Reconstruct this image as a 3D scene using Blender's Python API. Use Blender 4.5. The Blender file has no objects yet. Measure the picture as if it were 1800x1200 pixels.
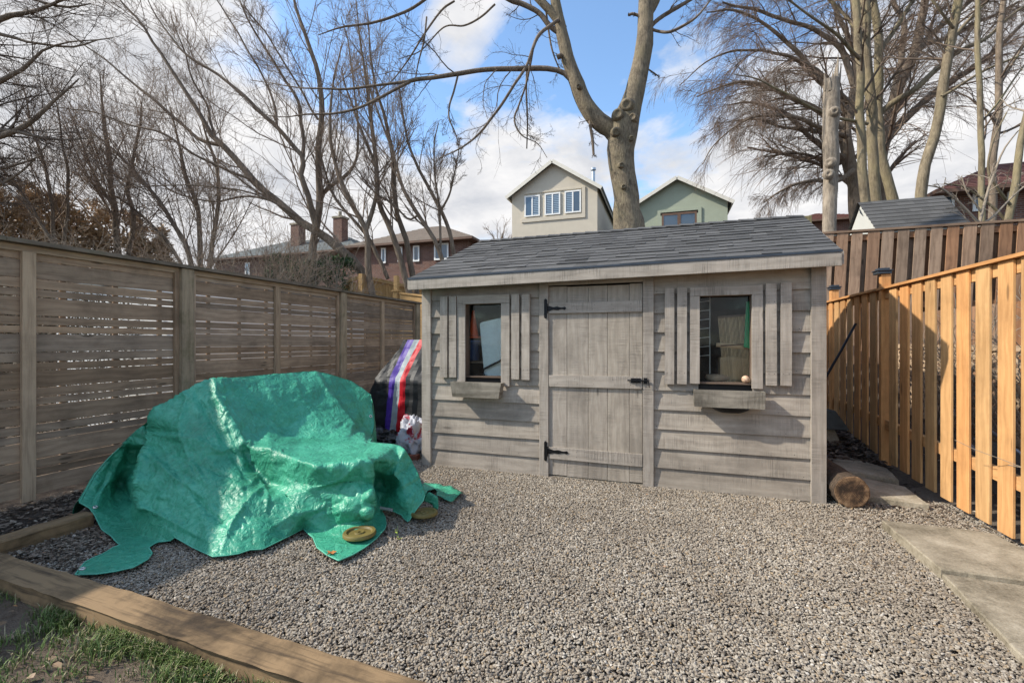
import bpy, math, random
import numpy as np
from mathutils import Vector, noise
from mathutils.geometry import delaunay_2d_cdt
random.seed(7); rng = np.random.default_rng(7)
S = bpy.context.scene
COL = S.collection
R = math.radians
# ------------------------------------------------------------------ camera
EYE = 1.35; FPX = 800.0
YAW = R(18.65)
SY, CY = math.sin(YAW), math.cos(YAW)
cam = bpy.data.objects.new('camera', bpy.data.cameras.new('camera')); COL.objects.link(cam)
cam.location = (0, 0, EYE); cam.rotation_euler = (R(90), 0, YAW)
cam.data.sensor_width = 36; cam.data.lens = 16.0; cam.data.clip_end = 2000; cam.data.clip_start = 0.05
S.camera = cam
def ray(px, py):
    u = (px-900)/FPX; v = (600-py)/FPX
    return np.array([-SY+CY*u, CY+SY*u, v])
O3 = np.array([0, 0, EYE])
def atD(px, py, D): return O3+ray(px, py)*D
def atY(px, py, Y): r = ray(px, py); return O3+r*(Y/r[1])
def atX(px, py, X): r = ray(px, py); return O3+r*(X/r[0])
def atZ(px, py, Z): r = ray(px, py); return O3+r*((Z-EYE)/r[2])
# ------------------------------------------------------------------ light
TOSUN = Vector((-.84, -.36, .75)).normalized()
sun = bpy.data.objects.new('sun', bpy.data.lights.new('sun', 'SUN')); COL.objects.link(sun)
sun.rotation_euler = TOSUN.to_track_quat('Z', 'Y').to_euler(); sun.location = (-8, -6, 12)
sun.data.energy = 3.2; sun.data.angle = R(1.0); sun.data.color = (1, .93, .82)
S.view_settings.view_transform = 'Standard'; S.view_settings.look = 'None'
S.view_settings.exposure = 0.92; S.view_settings.gamma = 1
class NT:
    def __init__(s, nt): s.t = nt; nt.nodes.clear()
    def n(s, typ, ins=None, **kw):
        nd = s.t.nodes.new(typ)
        for k, v in kw.items(): setattr(nd, k, v)
        for k, v in (ins or {}).items():
            i = nd.inputs[k]
            if isinstance(v, bpy.types.NodeSocket): s.t.links.new(v, i)
            elif isinstance(v, bpy.types.Node): s.t.links.new(v.outputs[0], i)
            else: i.default_value = v
        return nd
    def m(s, op, a, b=0.0, c=None, clamp=False):
        d = {0: a, 1: b}
        if c is not None: d[2] = c
        return s.n('ShaderNodeMath', d, operation=op, use_clamp=clamp)
    def ramp(s, f, stops, interp='LINEAR'):
        nd = s.n('ShaderNodeValToRGB', {0: f}); e = nd.color_ramp.elements
        nd.color_ramp.interpolation = interp
        while len(e) < len(stops): e.new(.5)
        for i, (p, c) in enumerate(stops):
            e[i].position = p
            e[i].color = (c, c, c, 1) if not hasattr(c, '__len__') else (*c[:3], 1)
        return nd
    def mix(s, f, a, b, bt='MIX'):
        nd = s.t.nodes.new('ShaderNodeMix'); nd.data_type = 'RGBA'; nd.blend_type = bt
        for i, v in ((0, f), (6, a), (7, b)):
            if isinstance(v, bpy.types.NodeSocket): s.t.links.new(v, nd.inputs[i])
            elif isinstance(v, bpy.types.Node):
                s.t.links.new(v.outputs[2] if v.bl_idname == 'ShaderNodeMix' else v.outputs[0], nd.inputs[i])
            else: nd.inputs[i].default_value = v if not hasattr(v, '__len__') else (*v[:3], 1)
        return nd.outputs[2]
    def noise(s, vec, scale=5, detail=4, rough=.55, dist=0.0, out=0):
        return s.n('ShaderNodeTexNoise', {'Vector': vec, 'Scale': scale, 'Detail': detail, 'Roughness': rough, 'Distortion': dist}).outputs[out]
    def mapping(s, vec, scale=(1, 1, 1), loc=(0, 0, 0), rot=(0, 0, 0)):
        return s.n('ShaderNodeMapping', {'Vector': vec, 'Scale': scale, 'Location': loc, 'Rotation': rot}).outputs[0]
# world
W = bpy.data.worlds.new('World'); S.world = W; W.use_nodes = True
w = NT(W.node_tree)
sky = w.n('ShaderNodeTexSky', sky_type='NISHITA', sun_disc=False)
sky.sun_elevation = math.asin(TOSUN.z); sky.sun_rotation = math.atan2(TOSUN.x, TOSUN.y)
sky.air_density = 1.0; sky.dust_density = .8; sky.ozone_density = 1.5
tc = w.n('ShaderNodeTexCoord').outputs['Generated']
nrm = w.n('ShaderNodeVectorMath', {0: tc}, operation='NORMALIZE').outputs[0]
sep = w.n('ShaderNodeSeparateXYZ', {0: nrm})
zz = w.m('ADD', w.m('MAXIMUM', sep.outputs[2], 0.0), .22)
cv = w.n('ShaderNodeVectorMath', {0: nrm, 1: w.n('ShaderNodeCombineXYZ', {0: zz, 1: zz, 2: zz})}, operation='DIVIDE').outputs[0]
n1 = w.noise(w.mapping(cv, (1, 1, 1.2), (1.3, .4, 0)), 1.9, 9, .58, .35)
n2 = w.noise(w.mapping(cv, (1, 1, 1), (4.3, 2.4, 0)), 5.5, 8, .6, .3)
bias = None
for (px, py, rad, amp) in [(120, 150, .62, .30), (330, 300, .40, .20), (650, 330, .30, .20), (930, 290, .24, .26), (800, 60, .15, .15), (1220, 330, .22, .10), (1420, 300, .30, .22), (1650, 260, .35, .16),
                           (560, 60, .32, -.26), (900, 170, .20, -.22), (1230, 230, .16, -.14), (700, 200, .2, -.10), (1480, 60, .2, -.06), (990, 60, .2, -.12), (1100, 20, .12, -.1), (380, 130, .13, -.12)]:
    d = ray(px, py); d /= np.linalg.norm(d)
    dp = w.n('ShaderNodeVectorMath', {0: nrm, 1: tuple(d)}, operation='DISTANCE').outputs['Value']
    g = w.n('ShaderNodeMapRange', {0: dp, 1: 0.0, 2: rad, 3: amp, 4: 0.0}, interpolation_type='SMOOTHSTEP').outputs[0]
    bias = g if bias is None else w.m('ADD', bias, g).outputs[0]
cl = w.m('ADD', w.m('ADD', w.m('MULTIPLY', n1, .8), w.m('MULTIPLY', n2, .25)), bias)
low = w.n('ShaderNodeMapRange', {0: sep.outputs[2], 1: 0.0, 2: .35, 3: .12, 4: 0.0}).outputs[0]
cl = w.m('ADD', cl, low)
mask = w.ramp(cl, [(.50, 0.0), (.57, .6), (.66, 1.0)])
shade = w.ramp(w.noise(w.mapping(cv, (1, 1, 1), (.3, 7, 0)), 3.2, 6, .6, .2), [(.3, (.64, .66, .71)), (.62, (.96, .95, .95))])
skyb = w.n('ShaderNodeBackground', {0: w.mix(1.0, sky.outputs[0], (.93, 1.05, 1.10), 'MULTIPLY'), 1: .15})
clb = w.n('ShaderNodeBackground', {0: shade, 1: .55})
mx = w.n('ShaderNodeMixShader', {0: mask, 1: skyb, 2: clb})
w.n('ShaderNodeOutputWorld', {0: mx})
# ------------------------------------------------------------------ objects & meshes
def tag(o, label, cat, group=None, kind=None):
    if label: o['label'] = label
    if cat: o['category'] = cat
    if group: o['group'] = group
    if kind: o['kind'] = kind
    return o
def empty(name, loc, label, cat, group=None, rz=0):
    o = bpy.data.objects.new(name, None); COL.objects.link(o); o.empty_display_size = .2
    o.location = loc; o.rotation_euler.z = rz
    return tag(o, label, cat, group)
def link(name, me, parent=None, loc=None):
    o = bpy.data.objects.new(name, me); COL.objects.link(o)
    if parent is not None:
        o.parent = parent
        # vertices are given in world space: keep them there
        if loc is None:
            inv = parent_world(parent).inverted(); o.matrix_parent_inverse = inv
    if loc is not None: o.location = loc
    return o
from mathutils import Matrix
def parent_world(p):
    m = Matrix.LocRotScale(p.location, p.rotation_euler, p.scale)
    while p.parent is not None:
        m = Matrix.LocRotScale(p.parent.location, p.parent.rotation_euler, p.parent.scale) @ (p.matrix_parent_inverse @ m); p = p.parent
    return m
class MB:
    def __init__(s): s.v = []; s.f = []; s.uv = []; s.rnd = []; s.mi = []
    def quad(s, vs, uvs=None, rnd=0.5, mi=0):
        b = len(s.v); s.v += [tuple(p) for p in vs]; s.f.append(tuple(range(b, b+len(vs))))
        s.uv += (uvs or [(0, 0)]*len(vs)); s.rnd.append(rnd); s.mi.append(mi)
    def faces(s, verts, faces, rnd=.5, mi=0, uvf=None):
        b = len(s.v); s.v += [tuple(p) for p in verts]
        for f in faces:
            s.f.append(tuple(b+i for i in f)); s.rnd.append(rnd); s.mi.append(mi)
            s.uv += [(uvf(verts[i]) if uvf else (0, 0)) for i in f]
    def box(s, p, L, Wd, T, rnd=None, mi=0, bow=0.0):
        """corner p, vectors L (grain), Wd, T"""
        p, L, Wd, T = map(Vector, (p, L, Wd, T))
        rnd = random.random() if rnd is None else rnd
        ou, ov = random.random()*40, random.random()*40
        l, wd, t = L.length, Wd.length, T.length
        if L.cross(Wd).dot(T) < 0: p = p+T; T = -T
        def P(a, b, c): return p+L*a+Wd*b+T*c
        F = [([(0, 0, 1), (1, 0, 1), (1, 1, 1), (0, 1, 1)], 0), ([(0, 0, 0), (0, 1, 0), (1, 1, 0), (1, 0, 0)], 0),
             ([(0, 0, 0), (1, 0, 0), (1, 0, 1), (0, 0, 1)], 1), ([(0, 1, 0), (0, 1, 1), (1, 1, 1), (1, 1, 0)], 1),
             ([(0, 0, 0), (0, 0, 1), (0, 1, 1), (0, 1, 0)], 2), ([(1, 0, 0), (1, 1, 0), (1, 1, 1), (1, 0, 1)], 2)]
        base = len(s.v); idx = {}
        for a in (0, 1):
            for b in (0, 1):
                for c in (0, 1):
                    idx[(a, b, c)] = len(s.v); s.v.append(tuple(P(a, b, c)))
        for q, k in F:
            s.f.append(tuple(idx[i] for i in q)); s.rnd.append(rnd); s.mi.append(mi)
            for a, b, c in q:
                if k == 0: s.uv.append((ou+a*l, ov+b*wd))
                elif k == 1: s.uv.append((ou+a*l, ov+wd+c*t))
                else: s.uv.append((ou+b*wd*.2, ov+c*t))
        return s
    def tube(s, pts, rad, sides=10, rnd=.5, mi=0, cap=True):
        pts = [Vector(p) for p in pts]; n = len(pts)
        if not hasattr(rad, '__len__'): rad = [rad]*n
        b = len(s.v); up = Vector((.31, .2, .93)); L = 0; ls = []
        prev = None
        for i, p in enumerate(pts):
            t = (pts[min(i+1, n-1)]-pts[max(i-1, 0)]).normalized()
            if prev is None: a = t.orthogonal().normalized()
            else: a = (prev-t*prev.dot(t)).normalized()
            prev = a; c = t.cross(a)
            if i: L += (pts[i]-pts[i-1]).length
            ls.append(L)
            for k in range(sides):
                an = 2*math.pi*k/sides
                s.v.append(tuple(p+(a*math.cos(an)+c*math.sin(an))*rad[i]))
        for i in range(n-1):
            for k in range(sides):
                k2 = (k+1) % sides
                s.f.append((b+i*sides+k, b+i*sides+k2, b+(i+1)*sides+k2, b+(i+1)*sides+k)); s.rnd.append(rnd); s.mi.append(mi)
                s.uv += [(ls[i], k*.1), (ls[i], k*.1+.1), (ls[i+1], k*.1+.1), (ls[i+1], k*.1)]
        if cap:
            for i, rev in ((0, True), (n-1, False)):
                f = [b+i*sides+k for k in range(sides)]
                if rev: f = f[::-1]
                s.f.append(tuple(f)); s.rnd.append(rnd); s.mi.append(mi); s.uv += [(0, 0)]*sides
        return s
    def lathe(s, prof, c, axis=(0, 0, 1), sides=24, rnd=.5, mi=0):
        ax = Vector(axis).normalized(); a = ax.orthogonal().normalized(); d = ax.cross(a); c = Vector(c)
        b = len(s.v); n = len(prof)
        for (r_, h) in prof:
            for k in range(sides):
                an = 2*math.pi*k/sides
                s.v.append(tuple(c+ax*h+(a*math.cos(an)+d*math.sin(an))*r_))
        for i in range(n-1):
            for k in range(sides):
                k2 = (k+1) % sides
                s.f.append((b+i*sides+k, b+i*sides+k2, b+(i+1)*sides+k2, b+(i+1)*sides+k)); s.rnd.append(rnd); s.mi.append(mi)
                s.uv += [(0, 0)]*4
        return s
    def build(s, name, mat, parent=None, smooth=False, bevel=0.0):
        me = bpy.data.meshes.new(name); me.from_pydata(s.v, [], s.f)
        uvl = me.uv_layers.new(name='uv'); uvl.data.foreach_set('uv', np.array(s.uv, dtype=np.float32).ravel())
        at = me.attributes.new('rnd', 'FLOAT', 'FACE'); at.data.foreach_set('value', np.array(s.rnd, dtype=np.float32))
        for m_ in (mat if isinstance(mat, (list, tuple)) else [mat]): me.materials.append(m_)
        if isinstance(mat, (list, tuple)): me.polygons.foreach_set('material_index', np.array(s.mi, dtype=np.int32))
        if smooth: me.polygons.foreach_set('use_smooth', np.ones(len(s.f), dtype=bool))
        me.update()
        o = link(name, me, parent)
        if bevel:
            b = o.modifiers.new('bevel', 'BEVEL'); b.width = bevel; b.segments = 1; b.limit_method = 'ANGLE'
        return o
# ------------------------------------------------------------------ materials
def newmat(name):
    m = bpy.data.materials.new(name); m.use_nodes = True
    return m, NT(m.node_tree)
def finish(t, col, rough=.8, bump=None, bstr=.3, bdist=.01, metal=0.0, spec=.3, **kw):
    ins = {'Base Color': col, 'Roughness': rough, 'Metallic': metal, 'Specular IOR Level': spec}
    ins.update(kw)
    if bump is not None:
        ins['Normal'] = t.n('ShaderNodeBump', {'Strength': bstr, 'Distance': bdist, 'Height': bump}).outputs[0]
    p = t.n('ShaderNodeBsdfPrincipled', ins)
    t.n('ShaderNodeOutputMaterial', {0: p})
    return p
def sc(c, k): return tuple(x*k for x in c)
def wood(name, c1, c2, var=.35, grain=1.0, saw=0.0, knots=.6, dirt=0.0, streak=None, rough=.85, moss=0.0, tint=None, kr=1.0):
    """grain runs along uv.x; every board has its own face value 'rnd'"""
    m, t = newmat(name)
    uv = t.n('ShaderNodeUVMap', uv_map='uv').outputs[0]
    rnd = t.n('ShaderNodeAttribute', attribute_name='rnd').outputs['Fac']
    u2 = t.mapping(uv, (1.2, 14, 1))
    kn = t.n('ShaderNodeTexVoronoi', {'Vector': t.mapping(uv, (1.6, 7.0, 1)), 'Scale': 1.0, 'Randomness': 1.0})
    kd = kn.outputs['Distance']
    warp = t.m('MULTIPLY', t.ramp(kd, [(0.0, 1.0), (.35, 0.0)]), .35)
    nwarp = t.noise(t.mapping(uv, (2.2, 9, 1)), 1.0, 3, .5)
    sx = t.n('ShaderNodeSeparateXYZ', {0: uv})
    yy = t.m('ADD', t.m('MULTIPLY', sx.outputs[1], 55.0), t.m('MULTIPLY', t.m('ADD', nwarp, warp), 9.0))
    ring = t.m('SINE', t.m('MULTIPLY', yy, 1.6))
    ring = t.m('ADD', t.m('MULTIPLY', ring, .5), .5)
    fine = t.noise(t.mapping(uv, (3.5, 120, 1)), 1.0, 6, .75)
    broad = t.noise(t.mapping(uv, (1.1, 5, 1)), 1.0, 5, .6, .4)
    blot = t.noise(t.mapping(uv, (3.5, 4.5, 1)), 1.3, 5, .65)
    f = t.m('ADD', t.m('ADD', t.m('MULTIPLY', fine, .62*grain), t.m('MULTIPLY', ring, .12*grain)), t.m('ADD', t.m('MULTIPLY', broad, .24), t.m('MULTIPLY', blot, .22)))
    f = t.m('ADD', f, -.11*(grain-1))
    base = t.ramp(f, [(.38, c1), (.56, tuple((a+b)/2 for a, b in zip(c1, c2))), (.74, c2)])
    v = t.m('ADD', t.m('MULTIPLY', rnd, var*2), 1-var)
    col = t.mix(1.0, base, t.n('ShaderNodeCombineXYZ', {0: v, 1: v, 2: v}), 'MULTIPLY')
    # knots
    if tint:
        tf = t.m('FRACT', t.m('MULTIPLY', rnd, 7.31))
        col = t.mix(tf, col, t.mix(1.0, col, tint, 'MULTIPLY'))
    kk = t.ramp(kd, [(0.0, 1.0), (.06*kr, .9), (.10*kr, 0.0)])
    on = t.m('GREATER_THAN', t.n('ShaderNodeSeparateColor', {0: kn.outputs['Color']}).outputs[0], 1-knots)
    col = t.mix(t.m('MULTIPLY', t.m('MULTIPLY', kk, on), .75), col, sc(c1, .35))
    bump = t.m('ADD', t.m('MULTIPLY', fine, .7), t.m('MULTIPLY', ring, .3))
    if saw:
        sw = t.noise(t.mapping(uv, (120, 3.5, 1)), 1.0, 3, .55, .5)
        pat = t.noise(t.mapping(uv, (3, 5, 1)), 1.3, 3, .5)
        sf = t.m('MULTIPLY', t.ramp(sw, [(.40, 1.0), (.56, 0.0)]), t.ramp(pat, [(.42, .0), (.66, 1.0)]))
        col = t.mix(t.m('MULTIPLY', sf, saw), col, sc(c1, .5))
        bump = t.m('ADD', bump, t.m('MULTIPLY', sf, -.8))
    if dirt:
        geo = t.n('ShaderNodeNewGeometry').outputs['Position']
        dn = t.noise(geo, 2.3, 6, .65, .3)
        col = t.mix(t.m('MULTIPLY', t.ramp(dn, [(.46, 0.0), (.66, 1.0)]), dirt), col, sc(c1, .42))
    if streak:
        st = t.noise(t.mapping(uv, (1.5, 26, 1)), 1.0, 4, .6)
        col = t.mix(t.ramp(st, [(.52, 0.0), (.68, .8)]), col, streak)
    if moss:
        geo = t.n('ShaderNodeNewGeometry').outputs['Position']
        dn = t.noise(geo, 6, 6, .7)
        col = t.mix(t.m('MULTIPLY', t.ramp(dn, [(.5, 0.0), (.7, 1.0)]), moss), col, (.10, .10, .035))
    finish(t, col, rough, bump, .45, .004)
    return m
def plain(name, c, rough=.7, var=.15, scale=8, metal=0.0, bstr=.15, spec=.4, bdist=.005, **kw):
    m, t = newmat(name)
    g = t.n('ShaderNodeTexCoord').outputs['Object']
    n = t.noise(g, scale, 6, .6)
    col = t.ramp(n, [(.3, sc(c, 1-var)), (.7, sc(c, 1+var))])
    finish(t, col, rough, t.noise(g, scale*9, 4, .6), bstr, bdist, metal, spec, **kw)
    return m
M = {}
M['shed'] = wood('shed wood', (.250, .213, .172), (.445, .392, .328), .13, .75, .38, 1.0, .4, tint=(.96, .95, .92))
M['shed_trim'] = wood('shed trim wood', (.268, .230, .188), (.470, .415, .350), .12, .75, .6, .7, .28)
M['box'] = wood('planter wood', (.15, .13, .10), (.31, .275, .22), .08, 1.1, .5, .3, .75, streak=(.07, .06, .04))
M['fence_grey'] = wood('grey fence wood', (.195, .143, .100), (.405, .315, .230), .30, 1.0, 0, 1.0, .45, tint=(1.05, .93, .80))
M['fence_post'] = wood('grey post wood', (.20, .155, .100), (.42, .33, .22), .12, 1.3, 0, .4, .4, moss=.5)
M['fence_brown'] = wood('brown batten wood', (.24, .165, .105), (.46, .34, .225), .12, 1.3, 0, .4, .3)
M['cap_grey'] = wood('cap wood', (.08, .062, .045), (.19, .155, .115), .1, 1.4, 0, .2, .5, moss=.3)
M['cedar'] = wood('new cedar', (.38, .205, .080), (.60, .36, .16), .18, 1.1, 0, .9, .3, tint=(1.0, .82, .68), kr=1.2)
M['cedar_far'] = wood('far cedar', (.34, .20, .075), (.55, .35, .15), .14, .9, 0, .5, .2)
M['oldfence'] = wood('old fence wood', (.14, .090, .060), (.30, .215, .150), .32, 1.3, 0, .7, .4, tint=(1.05, .72, .50))
M['tie'] = wood('landscape timber', (.070, .045, .024), (.26, .170, .088), .08, 1.7, 0, .5, .95, streak=(.045, .03, .018))
M['metal_black'] = plain('black iron', (.012, .012, .013), .45, .2, 20, .6)
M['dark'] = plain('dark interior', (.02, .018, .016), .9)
M['capmetal'] = plain('post cap metal', (.045, .055, .068), .4, .2, 10, .3)
def shingle(name, c, var=.3, moss=0.0):
    m, t = newmat(name)
    g = t.n('ShaderNodeTexCoord').outputs['Object']
    rnd = t.n('ShaderNodeAttribute', attribute_name='rnd').outputs['Fac']
    v = t.m('ADD', t.m('MULTIPLY', rnd, var*2), 1-var)
    sp = t.noise(g, 260, 3, .7)
    col = t.ramp(sp, [(.3, sc(c, .55)), (.5, c), (.72, sc(c, 1.7))])
    col = t.mix(1.0, col, t.n('ShaderNodeCombineXYZ', {0: v, 1: v, 2: v}), 'MULTIPLY')
    bl = t.noise(g, 3, 5, .6)
    col = t.mix(t.ramp(bl, [(.4, 0.0), (.8, .4)]), col, sc(c, 1.5))
    finish(t, col, .9, sp, .5, .003)
    return m
M['shingle'] = shingle('asphalt shingle', (.078, .076, .073), .38)
M['shingle_grey'] = shingle('grey far shingle', (.13, .14, .135), .15)
M['shingle_tan'] = shingle('tan far shingle', (.17, .135, .105), .15)
M['shingle_red'] = shingle('red brown shingle', (.13, .055, .042), .2)
def brick(name, c, sx=.22, sz=.075):
    m, t = newmat(name)
    g = t.n('ShaderNodeNewGeometry'); sp = t.n('ShaderNodeSeparateXYZ', {0: g.outputs['Position']})
    v = t.n('ShaderNodeCombineXYZ', {0: t.m('ADD', sp.outputs[0], sp.outputs[1]), 1: sp.outputs[2]})
    b = t.n('ShaderNodeTexBrick', {'Vector': v, 'Color1': (*sc(c, .75), 1), 'Color2': (*sc(c, 1.25), 1), 'Mortar': (.22, .19, .17, 1), 'Scale': 1.0,
                                 'Mortar Size': .009, 'Brick Width': sx, 'Row Height': sz, 'Bias': -.1})
    n = t.noise(g.outputs['Position'], 1.5, 6, .6)
    col = t.mix(t.ramp(n, [(.3, 0.0), (.8, .6)]), b.outputs[0], sc(c, .5))
    finish(t, col, .9)
    return m
M['brick'] = brick('red brick', (.17, .078, .052))
M['stucco'] = plain('beige stucco', (.55, .49, .39), .95, .05, 2, bstr=.1)
M['stucco_green'] = plain('sage stucco', (.33, .36, .27), .95, .05, 2, bstr=.1)
M['whitetrim'] = plain('white trim', (.78, .78, .75), .6, .05, 3)
M['creamtrim'] = plain('cream trim', (.66, .62, .53), .7, .05, 3)
M['concrete'] = None
def concrete():
    m, t = newmat('worn concrete')
    g = t.n('ShaderNodeTexCoord').outputs['Object']
    a = t.noise(g, 3.0, 7, .65, .3); b = t.noise(g, 60, 5, .7)
    col = t.ramp(t.m('ADD', t.m('MULTIPLY', a, .7), t.m('MULTIPLY', b, .3)), [(.36, (.11, .092, .062)), (.5, (.27, .232, .168)), (.63, (.41, .36, .275))])
    pits = t.n('ShaderNodeTexVoronoi', {'Vector': g, 'Scale': 90.0}).outputs['Distance']
    col = t.mix(t.ramp(pits, [(.08, .5), (.16, 0.0)]), col, (.08, .07, .055))
    finish(t, col, .92, t.m('ADD', b, t.m('MULTIPLY', a, 2.0)), .5, .006)
    return m
M['concrete'] = concrete()
def bark(name, c1, c2, scale=1.0, lich=None):
    m, t = newmat(name)
    g = t.n('ShaderNodeTexCoord').outputs['Object']
    a = t.noise(t.mapping(g, (22*scale, 22*scale, 4*scale)), 1.0, 8, .72, .6)
    b = t.noise(g, 2.2*scale, 5, .6)
    col = t.ramp(t.m('ADD', t.m('MULTIPLY', a, .65), t.m('MULTIPLY', b, .35)), [(.36, c1), (.64, c2)])
    if lich: col = t.mix(t.ramp(t.noise(g, 1.1*scale, 5, .65), [(.45, 0.0), (.7, .7)]), col, lich)
    finish(t, col, .92, a, .9, .03)
    return m
M['bark_main'] = bark('smooth maple bark', (.055, .043, .030), (.37, .30, .205), 2.6, (.16, .135, .075))
M['bark_dark'] = bark('dark bark', (.09, .066, .045), (.29, .225, .165))
M['bark_pale'] = bark('pale poplar bark', (.10, .078, .050), (.31, .25, .165), .8, (.22, .19, .09))
M['bark_grey'] = bark('weathered snag wood', (.12, .095, .070), (.42, .35, .27), 1.3)
def twigmat(name, c):
    m, t = newmat(name); finish(t, c, .9); return m
M['twig'] = twigmat('dark twigs', (.125, .092, .068, 1))
M['twig_brown'] = twigmat('brown twigs', (.25, .185, .135, 1))
M['twig_pale'] = twigmat('pale twigs', (.26, .215, .165, 1))
M['twig_red'] = twigmat('reddish twigs', (.19, .135, .10, 1))
# ------------------------------------------------------------------ ground
def sstep(a, b, x):
    t = min(1, max(0, (x-a)/(b-a))); return t*t*(3-2*t)
def ht(x, y):
    h = sstep(7.4, 9.4, y)*1.15+max(0, y-9.4)*.12
    if x < -5.6: h *= sstep(8, 16, y)*.85
    h += .30*math.exp(-((x-1.75)**2/.5+(y-6.7)**2/1.3))
    return h
def grid_mesh(name, xs, ys, fn, mat, kind='structure', parent=None):
    v = [(x, y, fn(x, y)) for y in ys for x in xs]; nx = len(xs)
    f = [(j*nx+i, j*nx+i+1, (j+1)*nx+i+1, (j+1)*nx+i) for j in range(len(ys)-1) for i in range(nx-1)]
    me = bpy.data.meshes.new(name); me.from_pydata(v, [], f); me.materials.append(mat)
    me.polygons.foreach_set('use_smooth', np.ones(len(f), dtype=bool))
    o = link(name, me, parent)
    if kind: o['kind'] = kind
    return o
def soil(name, c, c2, sc_=1.0, green=None):
    m, t = newmat(name)
    g = t.n('ShaderNodeNewGeometry').outputs['Position']
    a = t.noise(g, 2.2*sc_, 7, .65, .3); b = t.noise(g, 45*sc_, 6, .75)
    col = t.ramp(t.m('ADD', t.m('MULTIPLY', a, .5), t.m('MULTIPLY', b, .5)), [(.36, c), (.64, c2)])
    if green: col = t.mix(t.ramp(t.noise(g, 1.2, 5, .6), [(.45, 0.0), (.6, .7)]), col, green)
    finish(t, col, .95, t.m('ADD', b, a), .9, .03)
    return m
M['soil'] = soil('dark garden soil', (.030, .022, .016), (.135, .105, .080))
M['lawnsoil'] = soil('bare lawn soil', (.085, .060, .040), (.235, .180, .130))
M['bedbase'] = soil('gravel dust', (.08, .064, .048), (.19, .155, .12))
xs = list(np.linspace(-300, -20, 8))+list(np.linspace(-16, 14, 61))+list(np.linspace(20, 300, 8))
ys = list(np.linspace(-200, -8, 5))+list(np.linspace(-4, 16, 61))+list(np.linspace(18, 60, 12))+[100, 200, 400]
def gz(x, y):
    h = ht(x, min(y, 60))-.045
    return h+.02*noise.noise(Vector((x*1.3, y*1.3, 0)))
ground = grid_mesh('ground', xs, ys, gz, M['soil'])
def nz(x, y): return .010*noise.noise(Vector((x*2, y*2, 3)))+.006*noise.noise(Vector((x*9, y*9, 3)))
bed = grid_mesh('gravel_bed', np.linspace(-3.93, 2.6, 60), np.linspace(1.50, 7.0, 50), lambda x, y: -.014+.3*nz(x, y)+max(0, ht(x, y)*.2-.02)*0, M['bedbase'])
lawn = grid_mesh('lawn', np.linspace(-7, 3, 120), np.linspace(-3, 1.46, 60), lambda x, y: .0+1.3*nz(x, y)+.012*noise.noise(Vector((x*4, y*4, 8))), M['lawnsoil'])
# pebbles: uncountable, one object with geometry nodes
def pebblemat():
    m, t = newmat('pebble stone')
    r = t.n('ShaderNodeObjectInfo').outputs['Random']
    g = t.n('ShaderNodeTexCoord').outputs['Object']
    pos = t.n('ShaderNodeNewGeometry').outputs['Position']
    col = t.ramp(r, [(0.0, (.13, .103, .077)), (.12, (.22, .182, .138)), (.36, (.305, .258, .200)), (.60, (.38, .330, .260)), (.80, (.45, .400, .325)), (.90, (.34, .235, .125)), (.96, (.50, .45, .37)), (1.0, (.60, .55, .48))])
    n = t.noise(g, 3, 4, .6)
    col = t.mix(t.ramp(n, [(.35, .35), (.65, 0.0)]), col, (.12, .105, .09))
    dirt = t.noise(pos, 1.1, 4, .6)
    col = t.mix(t.ramp(dirt, [(.40, 0.0), (.7, .45)]), col, (.125, .092, .062))
    finish(t, col, .85, n, .2, .002)
    return m
M['pebble'] = pebblemat()
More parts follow.
